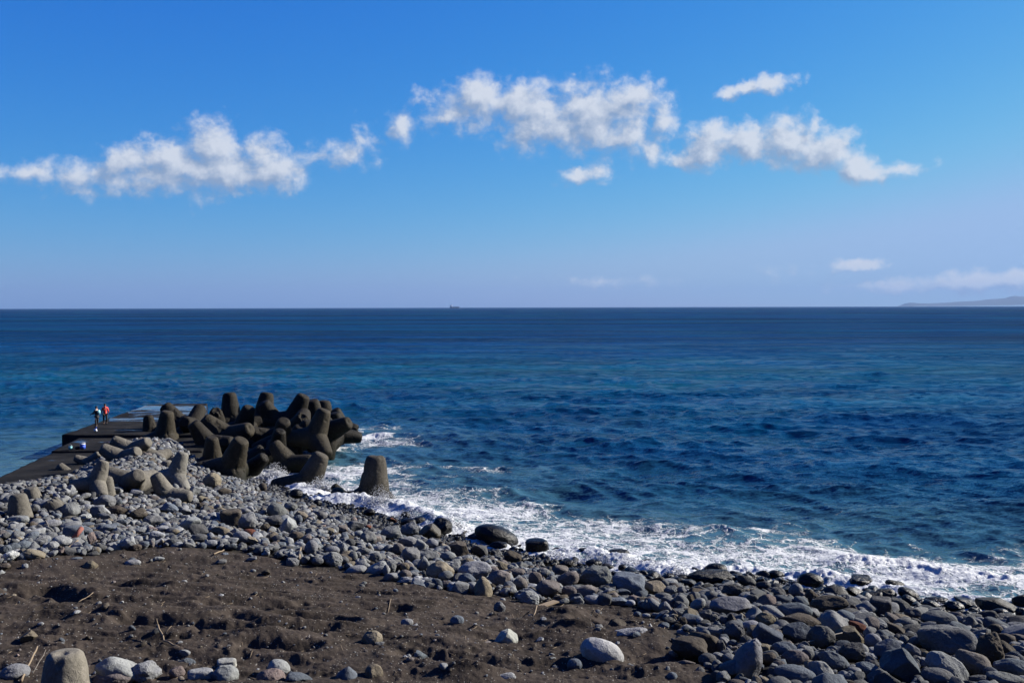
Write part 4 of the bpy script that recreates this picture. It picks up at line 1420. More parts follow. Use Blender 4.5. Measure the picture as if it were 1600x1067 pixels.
# the tetrapods already stand there
dgs = [o for o in col.objects if o.name.startswith('tetrapod')]
for o in dgs:
    M = np.array(o.matrix_world)
    n = len(o.data.vertices); co = np.empty(n * 3, np.float32); o.data.vertices.foreach_get('co', co)
    wv_ = co.reshape(-1, 3) @ M[:3, :3].T + M[:3, 3]
    ii = ((wv_[:, 0] - HX0) / CS).astype(int); jj = ((wv_[:, 1] - HY0) / CS).astype(int)
    ok = (ii > 1) & (jj > 1) & (ii < HNX - 2) & (jj < HNY - 2)
    for a_ in (-1, 0, 1):
        for b_ in (-1, 0, 1):
            np.maximum.at(Hm, (jj[ok] + a_, ii[ok] + b_), wv_[ok, 2])

rr = random.Random(3)
CMV = Matrix([list(r) for r in CM])
placed = []
for it in sorted(items, key=lambda q: -q['w'] * q['h']):
    u, v, w, h = it['u'], it['v'], it['w'], it['h']
    vb = v + .36 * h
    p_ = hit(u, vb, .0, lambda x_, y_: np.maximum(ground0(x_, y_) + .10, .12))
    if sand_mask(np.array([p_[0]]), np.array([p_[1]]))[0] > .5:
        p_ = hit(u, vb, 0.0, ground0)
    Y = p_[1]
    sx_, sz_ = .5 * w * Y / F * 1.03, .5 * h * Y / F * 1.05
    sy_ = .5 * (max(sx_, sz_) + min(sx_, sz_)) * rr.uniform(.85, 1.1)
    if it['k'] == 'f':
        sy_ = sx_ * rr.uniform(.6, .85)
    Yc = Y + sy_ * .35
    c = at_y(u, v, Yc)
    me = rock_me[(it['k'], rr.randrange(NK[it['k']]))]
    o = bpy.data.objects.new('rock', me); col.objects.link(o)
    flip = rr.choice((0, math.pi)) if it['k'] != 'c' else 0
    az_ = math.atan2(c[0], c[1])
    M = Matrix.Translation(c) @ Matrix.Rotation(-az_, 4, 'Z') @ Matrix.Rotation(math.radians(-it['t']), 4, 'Y') @ Matrix.Diagonal((sx_, sy_, sz_, 1)) @ Matrix.Rotation(flip, 4, 'Z')
    o.matrix_world = M
    tn = TONE[it['tone']]
    sdh = float(sd_shore(np.array(c[0]), np.array(c[1])))
    if sdh < 3.6 and it['tone'] not in 'doR':
        k_ = max(0, min(1, (3.6 - sdh) / 2.0)) * .88
        tn = tuple(q * (1 - k_) for q in tn[:3]) + (k_,)
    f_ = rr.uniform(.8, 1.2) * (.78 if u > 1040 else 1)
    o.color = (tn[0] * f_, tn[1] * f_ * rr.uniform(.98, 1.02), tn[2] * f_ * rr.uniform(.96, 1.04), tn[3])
    it['o'] = o; it['c'] = c; it['r'] = (sx_, sy_, sz_)
    stamp(c[0], c[1], c[2], sx_, sy_, sz_)
    placed.append(it)
n_hand = len(placed)

# --- the rest of the stones, dropped from large to small
nrs = np.random.RandomState(21)


def zone_scale(x, y):
    """stones are fist to head size on the left bank and boulders on the right"""
    u, v = to_px(x, y, ground0(x, y))
    return np.clip((u - 500) / 900, 0, 1)


cand = []
NC = 60000
cx_ = nrs.uniform(-45, 48, NC * 4); cy_ = nrs.uniform(14, 74, NC * 4)
sdv = sd_shore(cx_, cy_); smv = sand_mask(cx_, cy_)
zu, zv = to_px(cx_, cy_, ground0(cx_, cy_))
ok = (sdv > -1.3) & (smv < .45) & (zu > -160) & (zu < 1760) & (zv < 1150)
cx_, cy_, sdv, smv, zu, zv = [q[ok][:NC] for q in (cx_, cy_, sdv, smv, zu, zv)]
zs = np.clip((zu - 500) / 900, 0, 1) * np.clip((zv - 820) / 180, .25, 1)
mean = .118 + .030 * zs
mean = np.where((sdv < 3.5) & (zu < 980), mean * .60, mean)         # wet shingle at the water's edge
size = mean * np.exp(nrs.normal(0, .5, len(cx_)))
size = np.clip(size, .042, .42)
tooBig = (zu < 900) & (size > .30)
size[tooBig] = nrs.uniform(.12, .30, tooBig.sum())
order = np.argsort(-size)
hu = np.array([q['u'] for q in items]); hv = np.array([q['v'] for q in items]); hw = np.array([q['w'] for q in items]); hh = np.array([q['h'] for q in items])
hY = np.array([q['c'][1] for q in items])
fill = []
inpier = (cx_ < -27.2 - np.clip(cy_ - 54, 0, 20) * .05) & (cy_ > 51)
for q in order:
    if len(fill) > 19000:
        break
    x, y, r = cx_[q], cy_[q], size[q]
    if inpier[q] and nrs.rand() < .985:
        continue
    fp = footprint(x, y, r * .8)
    if fp is None:
        continue
    h_, b_ = fp
    flat = nrs.uniform(.5, .85)
    rz_ = r * flat
    hm = h_.mean() if h_.size else 0
    bm_ = b_.mean()
    sp_ = h_.max() - h_.min()
    if hm - bm_ > (.20 - .30 * r) or sp_ > r * 1.9 + .05:
        continue
    z = hm + rz_ * nrs.uniform(.05, .45)
    pu_, pv_ = to_px(np.array(x), np.array(y), z)
    rp = r * F / y
    cov = (((pu_ - hu) / (hw * .5 + rp * .3)) ** 2 + ((pv_ - rp * .3 - hv) / (hh * .5 + rp * .3)) ** 2 < .85) & (y < hY) & (rp > .13 * np.minimum(hw, hh))
    if cov.any():
        continue
    a1, a2 = r * nrs.uniform(.95, 1.3), r * nrs.uniform(.7, 1.0)
    fill.append((x, y, z, a1, a2, rz_, sdv[q], zu[q], zv[q]))
    stamp(x, y, z, (a1 + a2) / 2, (a1 + a2) / 2, rz_)
# stones strewn on the sand
for _ in range(1000):
    u, v = nrs.uniform(-40, 1120), 862 + 205 * nrs.rand() ** 1.2
    p_ = hit(u, v)
    if sand_mask(np.array([p_[0]]), np.array([p_[1]]))[0] < .5:
        continue
    edge = float(seg_dist(np.array(p_[0]), np.array(p_[1]), SAND, True))
    r = min(.016 * math.exp(abs(nrs.normal(0, .85))) * (1 + .9 * math.exp(-edge / .8)), .12)
    fp = footprint(p_[0], p_[1], r)
    zg = float(ground(np.array([p_[0]]), np.array([p_[1]]))[0])
    fill.append((p_[0], p_[1], zg + r * .05, r * 1.1, r * .9, r * .7, 9.0, u, v))

fill.sort(key=lambda q: -(q[3] * q[5]) / (q[1] ** 2) * (1 if -10 < q[7] < 1610 and q[8] < 1075 else .001))


def tone_for(sdw, u, rnd):
    wet = np.clip((5.0 - sdw + rnd.normal(0, .7)) / 2.2, 0, 1) if u < 1000 else np.clip((4.6 - sdw + rnd.normal(0, .6)) / 2.2, 0, 1)
    if u < 520 and sdw < 9:
        wet *= np.clip((u - 350) / 120, 0, 1)
    t = rnd.rand()
    if t < .40: c = TONE['g']; k = 'g'
    elif t < .62: c = TONE['l']; k = 'l'
    elif t < .76: c = TONE['b']; k = 'b'
    elif t < .86: c = TONE['m']; k = 'm'
    elif t < .92: c = TONE['k']; k = 'k'
    elif t < .96: c = TONE['n']; k = 'n'
    elif t < .995: c = TONE['t']; k = 't'
    else: c = TONE['p']; k = 'p'
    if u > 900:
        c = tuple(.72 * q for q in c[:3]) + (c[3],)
    f_ = rnd.uniform(.62, 1.3)
    if wet > .3 * rnd.rand() + .2:
        return tuple(q * f_ * (1 - .93 * wet) for q in c[:3]) + (float(wet) * .85,), 'd'
    return tuple(q * f_ for q in c[:3]) + (0.0,), k


N_ONE = 300 - n_hand
far = fill[max(N_ONE, 0):]
for (x, y, z, a1, a2, rz_, sdw, u, v) in fill[:max(N_ONE, 0)]:
    kd = nrs.choice(list('raaafp'))
    me = rock_me[(kd, nrs.randint(NK[kd]))]
    o = bpy.data.objects.new('rock', me); col.objects.link(o)
    o.matrix_world = Matrix.Translation((x, y, z)) @ Euler((nrs.normal(0, .25), nrs.normal(0, .25), nrs.uniform(0, 6.28))).to_matrix().to_4x4() @ Matrix.Diagonal((a1, a2, rz_, 1))
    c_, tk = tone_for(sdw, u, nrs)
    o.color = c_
    pu, pv = to_px(np.array(x), np.array(y), z)
    placed.append(dict(u=float(pu), v=float(pv), w=2 * a1 * F / y, h=2 * rz_ * F / y, t=0, tone=tk, k=kd, lab='', o=o))

# --- labels: landmarks keep their own, the others are told from the nearest landmark
marks = [q for q in placed if q['lab']]
T_MARKS = []
used = set()
for q in marks:
    lab = q['lab']
    assert lab not in used, lab
    used.add(lab); tag(q['o'], lab, 'rock', 'rocks of the shore')
for q in placed:
    if q['lab']:
        continue
    size_w = 'large' if q['w'] > 42 else 'medium sized' if q['w'] > 24 else 'small' if q['w'] > 13 else 'very small'
    base = '%s %s %s rock' % (size_w, TW[q['tone']], SW[q['k']])
    near_ = sorted(marks, key=lambda m_: (m_['u'] - q['u']) ** 2 + 1.6 * (m_['v'] - q['v']) ** 2)[:9]
    done = False
    for m_ in near_:
        du, dv = q['u'] - m_['u'], q['v'] - m_['v']
        if abs(du) > abs(dv) * 1.3:
            rel = 'right of the' if du > 0 else 'left of the'
        else:
            rel = 'in front of the' if dv > 0 else 'behind the'
        dist = math.hypot(du, dv) / max(m_['w'], q['w'])
        pre = 'just ' if dist < 1.1 else '' if dist < 2.2 else 'some way '
        lab = '%s, %s%s %s' % (base, pre, rel, m_['lab'])
        ws = lab.split()
        if len(ws) > 16:
            for cut in (' with ', ' and ', ' at the ', ' in the ', ' on the ', ' above the ', ' below the ', ' behind ', ' near ', ' among ', ' of the beach', ' left of ', ' right of ', ', ', ' beside ', ' under ', ' between ', ' half '):
                s_ = m_['lab'].split(cut)[0]
                l2 = '%s, %s%s %s' % (base, pre, rel, s_)
                if 8 <= len(l2.split()) <= 16 and len(s_.split()) >= 3:
                    lab = l2
                    break
        if len(lab.split()) <= 16 and lab not in used:
            used.add(lab); tag(q['o'], lab, 'rock', 'rocks of the shore'); done = True
            break
    if not done:
        for m_ in near_:
            s_ = ' '.join(m_['lab'].split()[:7])
            for w_ in ('a short way from', 'close to', 'next to', 'in the stones around', 'not far from', 'seen beside', 'two stones away from'):
                lab = '%s %s the %s' % (base, w_, s_)
                if lab not in used and len(lab.split()) <= 16:
                    used.add(lab); tag(q['o'], lab, 'rock', 'rocks of the shore'); done = True
                    break
            if done:
                break

# --- everything smaller: one heap of real stones
LOW = {s: [rock_shape(900 + i * 7 + s, 'raaapf'[i % 6], s) for i in range(18 if s == 2 else 14)] for s in (2, 3)}
Vs, Fs, Cs, Sm, off = [], [], [], [], 0
for (x, y, z, a1, a2, rz_, sdw, u, v) in far:
    px_w = 2 * a1 * F / y
    s = 3 if px_w > 17 else 2
    V, Fc = LOW[s][nrs.randint(len(LOW[s]))]
    E = np.array(Euler((nrs.normal(0, .35), nrs.normal(0, .35), nrs.uniform(0, 6.28))).to_matrix())
    Vw = (V * (a1, a2, rz_)) @ E.T + (x, y, z)
    Vs.append(Vw); Fs.append(Fc + off); off += len(V)
    Sm.append(np.full(len(Fc), s == 3 or nrs.rand() < .5))
    c_, _k = tone_for(sdw, u, nrs)
    Cs.append(np.tile(np.array(c_, np.float32), (len(V), 1)))
me = mesh_from('cobbles', np.concatenate(Vs), np.concatenate(Fs))
at = me.attributes.new('tone', 'FLOAT_COLOR', 'POINT'); at.data.foreach_set('color', np.concatenate(Cs).ravel())
o = link('cobbles', me, mat_cobble, smooth=False); me.polygons.foreach_set('use_smooth', np.concatenate(Sm)); tag(o, 'countless grey cobbles and shingle filling the gaps of the stone bank', kind='stuff')
print('stones', n_hand, len(placed), len(far), 'tris', len(me.polygons))

# ---------------------------------------------------------------- people on the pier
mat_skin = plain('skin', (.32, .19, .13), .6)
mat_black = plain('black_cloth', (.012, .012, .014), .8)
mat_red = plain('red_jacket', (.50, .045, .035), .7)
mat_teal = plain('pale_blue_pack', (.16, .34, .38), .7)
mat_white = plain('white_trim', (.55, .55, .55), .6)
mat_navy = plain('dark_navy', (.015, .02, .035), .7)
mat_rod = plain('rod_carbon', (.02, .02, .02), .4)


def skin(name, verts, edges, mat, parent, sub=1):
    """verts: (x, y, z, radius)"""
    me = bpy.data.meshes.new(name)
    me.from_pydata([v[:3] for v in verts], edges, [])
    o = bpy.data.objects.new(name, me); col.objects.link(o)
    m1 = o.modifiers.new('skin', 'SKIN'); m1.use_smooth_shade = True
    sv = me.skin_vertices[0].data if me.skin_vertices else None
    if sv is None:
        bpy.context.view_layer.objects.active = o
        bm = bmesh.new(); bm.from_mesh(me); bm.verts.layers.skin.verify(); bm.to_mesh(me); bm.free()
        sv = me.skin_vertices[0].data
    for i, v in enumerate(verts):
        r = v[3]
        sv[i].radius = (r, r) if not isinstance(r, tuple) else r
        sv[i].use_root = (i == 0)
    m2 = o.modifiers.new('sub', 'SUBSURF'); m2.levels = m2.render_levels = sub
    dg = bpy.context.evaluated_depsgraph_get()
    res = bpy.data.meshes.new_from_object(o.evaluated_get(dg))
    bpy.data.objects.remove(o); bpy.data.meshes.remove(me)
    res.name = name
    res.materials.clear()
    return link(name, res, mat, parent)


def hand_chain(V, E, root, p, d, up):
    """a palm and five bent fingers from wrist vertex index root, at point p, pointing along d"""
    p, d, up = Vector(p), Vector(d).normalized(), Vector(up).normalized()
    s = d.cross(up).normalized()
    V.append((*(p + d * .045), .030)); palm = len(V) - 1; E.append((root, palm))
    for k, (o_, l_) in enumerate(((-.03, .062), (-.011, .075), (.009, .070), (.028, .055))):
        a = p + d * .085 + s * o_
        V.append((*a, .011)); E.append((palm, len(V) - 1))
        V.append((*(a + d * l_ * .6 - up * l_ * .3), .009)); E.append((len(V) - 2, len(V) - 1))
    a = p + d * .035 - s * .048
    V.append((*a, .012)); E.append((palm, len(V) - 1))
    V.append((*(a + d * .035 - s * .012 - up * .02), .010)); E.append((len(V) - 2, len(V) - 1))


def person(loc, rz, lab, arms, jacket, trousers, jlen, cap_mat):
    t = empty('person', loc, rz, lab, 'person')
    # the figure faces -X; y is its sideways axis
    V = [(0, 0, .93, .135), (0, 0, 1.12, .125), (-.01, 0, 1.32, .15), (-.01, 0, 1.44, .09), (-.015, 0, 1.50, .052), (-.03, 0, 1.575, .082), (-.03, 0, 1.655, .085), (-.02, 0, 1.70, .05)]
    E = [(0, 1), (1, 2), (2, 3), (3, 4), (4, 5), (5, 6), (6, 7)]
    for s, (kx, ax) in zip((-1, 1), ((-.05, .02), (.02, -.10))):
        i = len(V)
        V += [(0, s * .10, .86, .095), (kx, s * .115, .48, .060), (ax, s * .12, .09, .042), (ax - .10, s * .13, .035, .035), (ax - .17, s * .135, .03, .026)]
        E += [(0, i), (i, i + 1), (i + 1, i + 2), (i + 2, i + 3), (i + 3, i + 4)]
    for s, (el_, wr) in zip((-1, 1), arms):
        i = len(V)
        V += [(-.01, s * .19, 1.40, .062), (*el_, .043), (*wr, .030)]
        E += [(3, i), (i, i + 1), (i + 1, i + 2)]
        d = Vector(wr) - Vector(el_)
        hand_chain(V, E, i + 2, wr, d, (0, 0, 1) if abs(d.normalized().z) < .8 else (-1, 0, 0))
    body = skin('body', V, E, mat_skin, t, 2)
    bm = bmesh.new(); add_tube(bm, [(-.105, 0, 1.60), (-.135, 0, 1.575)], [.012, .016], 6); bm_obj('nose', bm, mat_skin, t)
    for s in (-1, 1):
        bm = bmesh.new(); add_tube(bm, [(-.02, s * .082, 1.60), (-.015, s * .094, 1.575)], [.018, .012], 6); bm_obj('ear', bm, mat_skin, t)
    # clothes follow the body
    Vj = [(0, 0, jlen, .165), (0, 0, 1.0, .165), (0, 0, 1.15, .155), (-.01, 0, 1.33, .175), (-.01, 0, 1.46, .085)]
    Ej = [(0, 1), (1, 2), (2, 3), (3, 4)]
    for s, (el_, wr) in zip((-1, 1), arms):
        i = len(Vj)
        w_ = tuple(Vector(el_).lerp(Vector(wr), .9))
        Vj += [(-.01, s * .185, 1.39, .080), (*el_, .060), (*w_, .045)]
        Ej += [(3, i), (i, i + 1), (i + 1, i + 2)]
    skin('jacket', Vj, Ej, jacket, t, 2)
    Vt = [(0, 0, .92, .15)]
    Et = []
    for s, (kx, ax) in zip((-1, 1), ((-.05, .02), (.02, -.10))):
        i = len(Vt)
        Vt += [(0, s * .10, .84, .11), (kx, s * .115, .48, .078), (ax, s * .12, .12, .062)]
        Et += [(0, i), (i, i + 1), (i + 1, i + 2)]
    skin('trousers', Vt, Et, trousers, t, 2)
    for s, ax in ((-1, .02), (1, -.10)):
        bm = bmesh.new()
        add_box(bm, (ax - .07, s * .125, .045), (.28, .10, .09), bev=.03)
        bm_obj('shoe', bm, mat_black, t)
    bm = bmesh.new()
    bmesh.ops.create_uvsphere(bm, u_segments=14, v_segments=10, radius=.105)
    bmesh.ops.transform(bm, matrix=Matrix.Translation((-.02, 0, 1.665)) @ Matrix.Diagonal((1, .92, .85, 1)), verts=bm.verts)
    add_box(bm, (-.13, 0, 1.665), (.10, .13, .012))
    bm_obj('cap', bm, cap_mat, t)
    return t


pA_ = at_z(151.5, 667, ZP + .0)
t = person(pA_, math.radians(-8), 'person in black with a pale blue pack, holding a fishing rod at the pier edge',
           (((-.20, -.22, 1.16), (-.42, -.14, 1.12)), ((-.16, .23, 1.14), (-.40, .12, 1.06))), mat_black, mat_black, .84, mat_navy)
bm = bmesh.new(); add_box(bm, (.19, 0, 1.24), (.17, .30, .36), bev=.05); bm_obj('backpack', bm, mat_teal, t)
bm = bmesh.new(); add_box(bm, (-.05, -.19, .66), (.05, .02, .34), .0, .006); add_box(bm, (.02, -.185, 1.42), (.14, .10, .03), bev=.01); bm_obj('white_stripe', bm, mat_white, t)
t2 = person(at_z(164.5, 662.5, ZP), math.radians(-60), 'person in a red hooded jacket and black trousers standing on the pier',
            (((.03, -.27, 1.12), (-.10, -.24, .93)), ((.03, .27, 1.12), (-.10, .24, .93))), mat_red, mat_black, .80, mat_black)
bm = bmesh.new()
add_tube(bm, [(.06, -.06, 1.46), (.11, 0, 1.45), (.06, .06, 1.46)], [.045, .06, .045], 8)
bm_obj('hood', bm, mat_red, t2)

bm = bmesh.new()
hx_ = Vector(pA_) + Vector((-.48, -.06, 1.10))
add_tube(bm, [hx_ + Vector((.25, 0, -.06)), hx_, hx_ + Vector((-1.3, .8, .25)), hx_ + Vector((-2.3, 1.5, .35))], [.014, .014, .008, .003], 6)
add_tube(bm, [hx_ + Vector((.02, 0, -.08)), hx_ + Vector((-.06, .03, -.08))], [.035, .035], 8)
tag(bm_obj('fishing_rod', bm, mat_rod), 'thin fishing rod pointing out to sea, held by the person in black', 'fishing rod')

# ---------------------------------------------------------------- things left on the pier
mat_blue = plain('blue_nylon', (.03, .08, .42), .6)
mat_bwhite = plain('white_nylon', (.45, .48, .55), .6)
mat_turq = plain('turquoise_plastic', (.12, .30, .33), .5)
q = at_z(128, 701.5, ZS)
t = empty('cooler_bag', q, .3, 'blue and white cooler bag standing on the pier behind the stones', 'bag')
bm = bmesh.new(); add_box(bm, (0.06, 0, .17), (.36, .30, .34), bev=.05); bm_obj('bag_body', bm, mat_blue, t)
bm = bmesh.new(); add_box(bm, (0.04, 0, .36), (.38, .32, .06), bev=.02); bm_obj('lid', bm, mat_bwhite, t)
bm = bmesh.new(); add_tube(bm, [(-.14, 0, .30), (-.12, 0, .46), (.05, 0, .52), (.22, 0, .46), (.24, 0, .30)], [.014] * 5, 6); bm_obj('strap', bm, mat_white, t)
bm = bmesh.new(); add_box(bm, (-.30, .02, .10), (.34, .24, .20), bev=.05); bm_obj('side_pouch', bm, mat_black, t)
q = at_z(110, 702.5, ZS)
t = empty('bucket', q, 0, 'small turquoise bucket left of the cooler bag on the pier', 'bucket')
bm = bmesh.new()
r0 = bmesh.ops.create_cone(bm, cap_ends=True, segments=18, radius1=.11, radius2=.14, depth=.24)
bmesh.ops.transform(bm, matrix=Matrix.Translation((0, 0, .12)), verts=bm.verts)
bm_obj('pail', bm, mat_turq, t)
bm = bmesh.new(); add_tube(bm, [(-.14, 0, .22), (-.10, 0, .33), (0, 0, .37), (.10, 0, .33), (.14, 0, .22)], [.008] * 5, 6); bm_obj('handle', bm, mat_white, t)
q = at_z(149, 674.5, ZP)
t = empty('plastic_bag', q, .2, 'small blue and white plastic bag at the feet of the person in black', 'bag')
V, Fc = rock_shape(77, 'p', 3)
me = mesh_from('sack', V * (.15, .12, .13) + (0, 0, .12), Fc); link('sack', me, mat_bwhite, t)
bm = bmesh.new(); add_tube(bm, [(.02, 0, .21), (.05, 0, .30), (.09, 0, .34)], [.05, .03, .06], 8); bm_obj('knot', bm, mat_blue, t)

# ---------------------------------------------------------------- cargo ship on the horizon
DS = 14000.0
q = at_y(710.3, 480, DS)
m_hull = plain('ship_hull', (.05, .06, .08), .6, scale=.02)
m_sup = plain('ship_white', (.78, .78, .76), .5, scale=.02)
t = empty('cargo_ship', (q[0], DS, 0), 0, 'tiny cargo ship with a white bridge on the horizon', 'ship')
L_ = 134.0
V, Fq = [], []
for i, (x, w_, zt) in enumerate(((-.5, .6, 19), (-.47, .9, 19), (-.3, 1, 18), (.3, 1, 18), (.42, .8, 19), (.48, .35, 22), (.5, .03, 23))):
    for (yy, zz_) in ((-1, zt), (-.8, -3), (.8, -3), (1, zt)):
        V.append((x * L_, yy * w_ * 11, zz_))
for i in range(6):
    for k in range(4):
        a, b_ = i * 4 + k, i * 4 + (k + 1) % 4
        Fq.append((a, b_, b_ + 4, a + 4))
Fq.append((0, 3, 2, 1)); Fq.append((24, 25, 26, 27))
link('hull', mesh_from('hull', V, Fq), m_hull, t, False)
bm = bmesh.new(); add_box(bm, (-.335 * L_, 0, 31), (17, 19, 27), bev=.5); add_box(bm, (-.325 * L_, 0, 46), (13, 24, 5), bev=.4); bm_obj('superstructure', bm, m_sup, t, False)
bm = bmesh.new(); add_box(bm, (-.44 * L_, 0, 28), (8, 7, 22), bev=.5); bm_obj('funnel', bm, m_hull, t, False)
bm = bmesh.new(); add_tube(bm, [(-.33 * L_, 0, 48), (-.33 * L_, 0, 58)], [.8, .4], 6); add_tube(bm, [(.45 * L_, 0, 20), (.45 * L_, 0, 34)], [.8, .5], 6); bm_obj('mast', bm, m_hull, t, False)
for k in range(4):
    bm = bmesh.new(); add_box(bm, ((-.18 + .155 * k) * L_, 0, 19.6), (17, 15, 3.2), bev=.3); bm_obj('hatch_cover', bm, m_hull, t, False)

# ---------------------------------------------------------------- driftwood and litter
mat_wood = plain('bleached_wood', (.15, .115, .075), .8, .2, (30.0, .5, .01), .3, 9.0)
mat_wood2 = plain('grey_wood', (.13, .115, .095), .85, .2, (30.0, .5, .01), .3, 9.0)
mat_brick = plain('red_brick', (.17, .065, .05), .85, .2, (25.0, .6, .01), .25, 12.0)


def on_ground(u, v, lift=.0):
    p_ = hit(u, v)
    j, i = int((p_[1] - HY0) / CS), int((p_[0] - HX0) / CS)
    z = float(ground(np.array([p_[0]]), np.array([p_[1]]))[0])
    if 0 <= j < HNY and 0 <= i < HNX:
        z = max(z, min(float(Hm[j, i]), z + .35))
    return Vector((p_[0], p_[1], z + lift))


def stick(name, pts, r0, r1, mat, lab, cat='driftwood', lift=.02, twigs=(), ends=None):
    P_ = [on_ground(u, v) for u, v in pts]
    lz = [0] * len(P_) if ends is None else ends
    P_ = [p + Vector((0, 0, lift + e)) for p, e in zip(P_, lz)]
    Q = []
    for a, b_ in zip(P_, P_[1:]):
        for k in range(4):
            w_ = a.lerp(b_, k / 4)
            Q.append(w_ + Vector((mnoise.noise(w_ * 7), mnoise.noise(w_ * 7 + Vector((5, 0, 0))), mnoise.noise(w_ * 6 + Vector((0, 9, 0))))) * .03)
    Q.append(P_[-1])
    n = len(Q)
    bm = bmesh.new()
    add_tube(bm, Q, [(r0 + (r1 - r0) * i / (n - 1)) * (1 + .25 * mnoise.noise(Vector((i * 1.7, r0 * 50, 0)))) for i in range(n)], 8)
    for (k, d, l) in twigs:
        a = Q[int(k * (n - 1))]
        add_tube(bm, [a, a + Vector(d) * l * .6, a + Vector(d) * l + Vector((.01, .01, -.01))], [r1 * .9, r1 * .6, r1 * .3], 6)
    return tag(bm_obj(name, bm, mat), lab, cat)


stick('branch', [(1257, 1018), (1288, 1014), (1319, 1009)], .020, .014, mat_wood2, 'thin grey branch lying across the boulders below the dark round edged one', lift=.04)
stick('driftwood', [(82, 864), (100, 860), (122, 855)], .055, .03, mat_wood, 'pale driftwood log at the sand edge below the red brick piece', lift=.03)
stick('driftwood', [(334, 873), (350, 864)], .028, .022, mat_wood, 'short tan stick on the sand below the flat topped rock', lift=.03)
stick('stick', [(834, 976), (839, 962)], .020, .015, mat_wood, 'short stick poking up by the sand hollow left of the driftwood board', lift=.02, ends=[0, .12])
stick('driftwood', [(970, 974), (992, 979)], .018, .012, mat_wood, 'slim straw coloured stick beside the dark hollowed pale boulder', lift=.04, twigs=((.4, (.8, .2, .4), .3),))
stick('stick', [(1050, 965), (1058, 973)], .014, .010, mat_wood, 'upper one of three thin sticks near the brown sand dusted boulder', lift=.05)
stick('stick', [(1047, 979), (1061, 983)], .014, .010, mat_wood, 'lower one of three thin sticks near the brown sand dusted boulder', lift=.05)
stick('stick', [(1054, 975), (1062, 982)], .012, .009, mat_wood, 'middle one of three thin sticks near the brown sand dusted boulder', lift=.06)
stick('driftwood', [(247, 996), (256, 1009), (284, 1019)], .026, .020, mat_wood, 'forked brown driftwood root on the sand in the left foreground', lift=.04,
      twigs=((.45, (.5, .5, .7), .30), (.5, (.7, -.2, .2), .28), (.1, (-.3, .3, .8), .2)), ends=[.12, 0, .0])
stick('reed', [(33, 1066), (47, 1048), (59, 1033)], .028, .022, mat_wood, 'thick bamboo reed leaning by the weathered leg in the near left corner', 'reed', lift=.05, ends=[0, .10, .28])
stick('reed', [(52, 1058), (72, 1040)], .010, .006, mat_wood2, 'thin grey reed between the bamboo and the weathered leg', 'reed', lift=.05, ends=[0, .2])
stick('stick', [(606, 952), (611, 946)], .014, .010, mat_wood, 'tiny pale stick standing on the open sand', lift=.02, ends=[0, .05])
stick('stick', [(122, 949), (146, 942)], .016, .010, mat_wood, 'thin tan stick lying below the dark scarp on the left sand', lift=.02, twigs=((.5, (.7, .3, .2), .2),))
stick('stick', [(71, 826), (82, 838)], .030, .022, mat_wood2, 'grey stick lying among the left stones', lift=.06)
stick('twig', [(926, 972), (935, 976), (941, 968)], .014, .008, mat_wood, 'bleached twigs sprouting beside the brown stone in the hollow', 'twig', lift=.03,
      twigs=((.2, (-.4, 0, .9), .2), (.5, (.2, .1, .9), .26), (.8, (.5, 0, .8), .22)), ends=[.0, .02, .08])
stick('driftwood', [(467, 883), (470, 872)], .045, .035, mat_wood, 'orange brown splintered stump at the sand edge among pale stones', lift=.02, ends=[0, .15])
P0_, P1_ = on_ground(830, 952), on_ground(869, 947)
bm = bmesh.new()
m_ = (P0_ + P1_) / 2
add_box(bm, m_ + Vector((0, 0, .05)), ((P1_ - P0_).length, .26, .05), math.atan2((P1_ - P0_).y, (P1_ - P0_).x), .012)
tag(bm_obj('board', bm, mat_wood, None, False), 'weathered tan driftwood board at the foot of the stone bank', 'driftwood')
q = on_ground(124, 852)
bm = bmesh.new(); add_box(bm, (0, 0, 0), (.17, .16, .52), 0, .025)
o = bm_obj('brick', bm, mat_brick); tag(o, 'piece of red brick propped against the dark blue block', 'brick')
o.matrix_world = Matrix.Translation(q + Vector((0, -.12, .2))) @ Euler((math.radians(-20), math.radians(38), .3)).to_matrix().to_4x4()

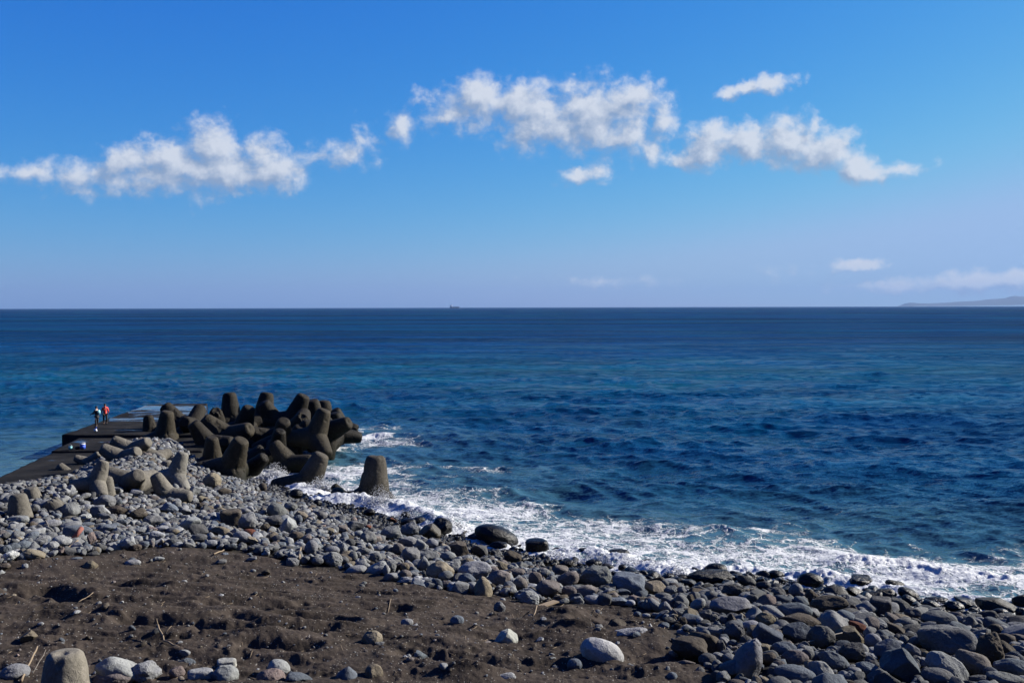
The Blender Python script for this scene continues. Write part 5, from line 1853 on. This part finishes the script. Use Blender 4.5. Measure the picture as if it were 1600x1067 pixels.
bm = bmesh.new()
r3 = random.Random(8)
for _ in range(130):
    u, v = r3.uniform(0, 1090), r3.uniform(880, 1066)
    p_ = hit(u, v)
    if sand_mask(np.array([p_[0]]), np.array([p_[1]]))[0] < .6:
        continue
    z = float(ground(np.array([p_[0]]), np.array([p_[1]]))[0])
    a = r3.uniform(0, math.pi); l = r3.uniform(.04, .16)
    d = Vector((math.cos(a), math.sin(a), r3.uniform(-.05, .3))) * l
    p0 = Vector((p_[0], p_[1], z + .012))
    add_tube(bm, [p0 - d, p0 + d * .2, p0 + d + Vector((0, 0, .01))], [.007, .008, .005], 4)
tag(bm_obj('straw_litter', bm, mat_wood), 'bits of straw and twig strewn over the sand', kind='stuff')

# ---------------------------------------------------------------- spray thrown up by the surf
SPL = [(596, 786, 1.6, .7, 1.0, 800), (560, 783, .8, .4, .6, 200), (640, 806, 1.6, .5, .5, 300), (430, 745, 1.4, .7, .9, 620), (400, 738, .8, .5, .8, 220), (505, 762, 1.5, .7, .8, 640), (478, 762, .8, .5, .4, 200),
       (705, 822, 1.0, .5, .8, 380), (940, 874, 1.3, .5, .45, 360), (870, 868, 1.0, .4, .35, 220), (1060, 900, .9, .4, .75, 320), (1028, 886, 1.0, .4, .4, 220), (993, 880, 1.0, .4, .4, 200), (475, 690, 1.2, .6, .5, 220), (545, 672, 1.0, .5, .4, 140), (1235, 915, .8, .4, .3, 120), (1450, 942, 1.0, .4, .25, 120)]
Vs, Fs, off = [], [], 0
V1, F1 = ICO[1]
sr = np.random.RandomState(4)
for (u, v, wx_, wy_, hz, n) in SPL:
    c = at_z(u, v, .25)
    for _ in range(int(n * 2.2)):
        k = sr.rand() ** 1.7
        gx = sr.normal(0, .5)
        x = c[0] + gx * wx_ * (1 - .3 * k); y = c[1] + sr.normal(0, .5) * wy_
        z = .1 + hz * 1.25 * k * math.exp(-(gx * 1.1) ** 2) * sr.uniform(.5, 1.15)
        r = (.012 + .05 * (1 - k) ** 1.5 * sr.rand()) * (1.1 if y < 60 else 1.5)
        Vs.append(V1 * r * sr.uniform(.7, 1.3, 3) + (x, y, z)); Fs.append(F1 + off); off += len(V1)
me = mesh_from('sea_spray', np.concatenate(Vs), np.concatenate(Fs))
tag(link('sea_spray', me, mat_froth), 'white spray thrown up where the surf hits rocks and tetrapods', kind='stuff')
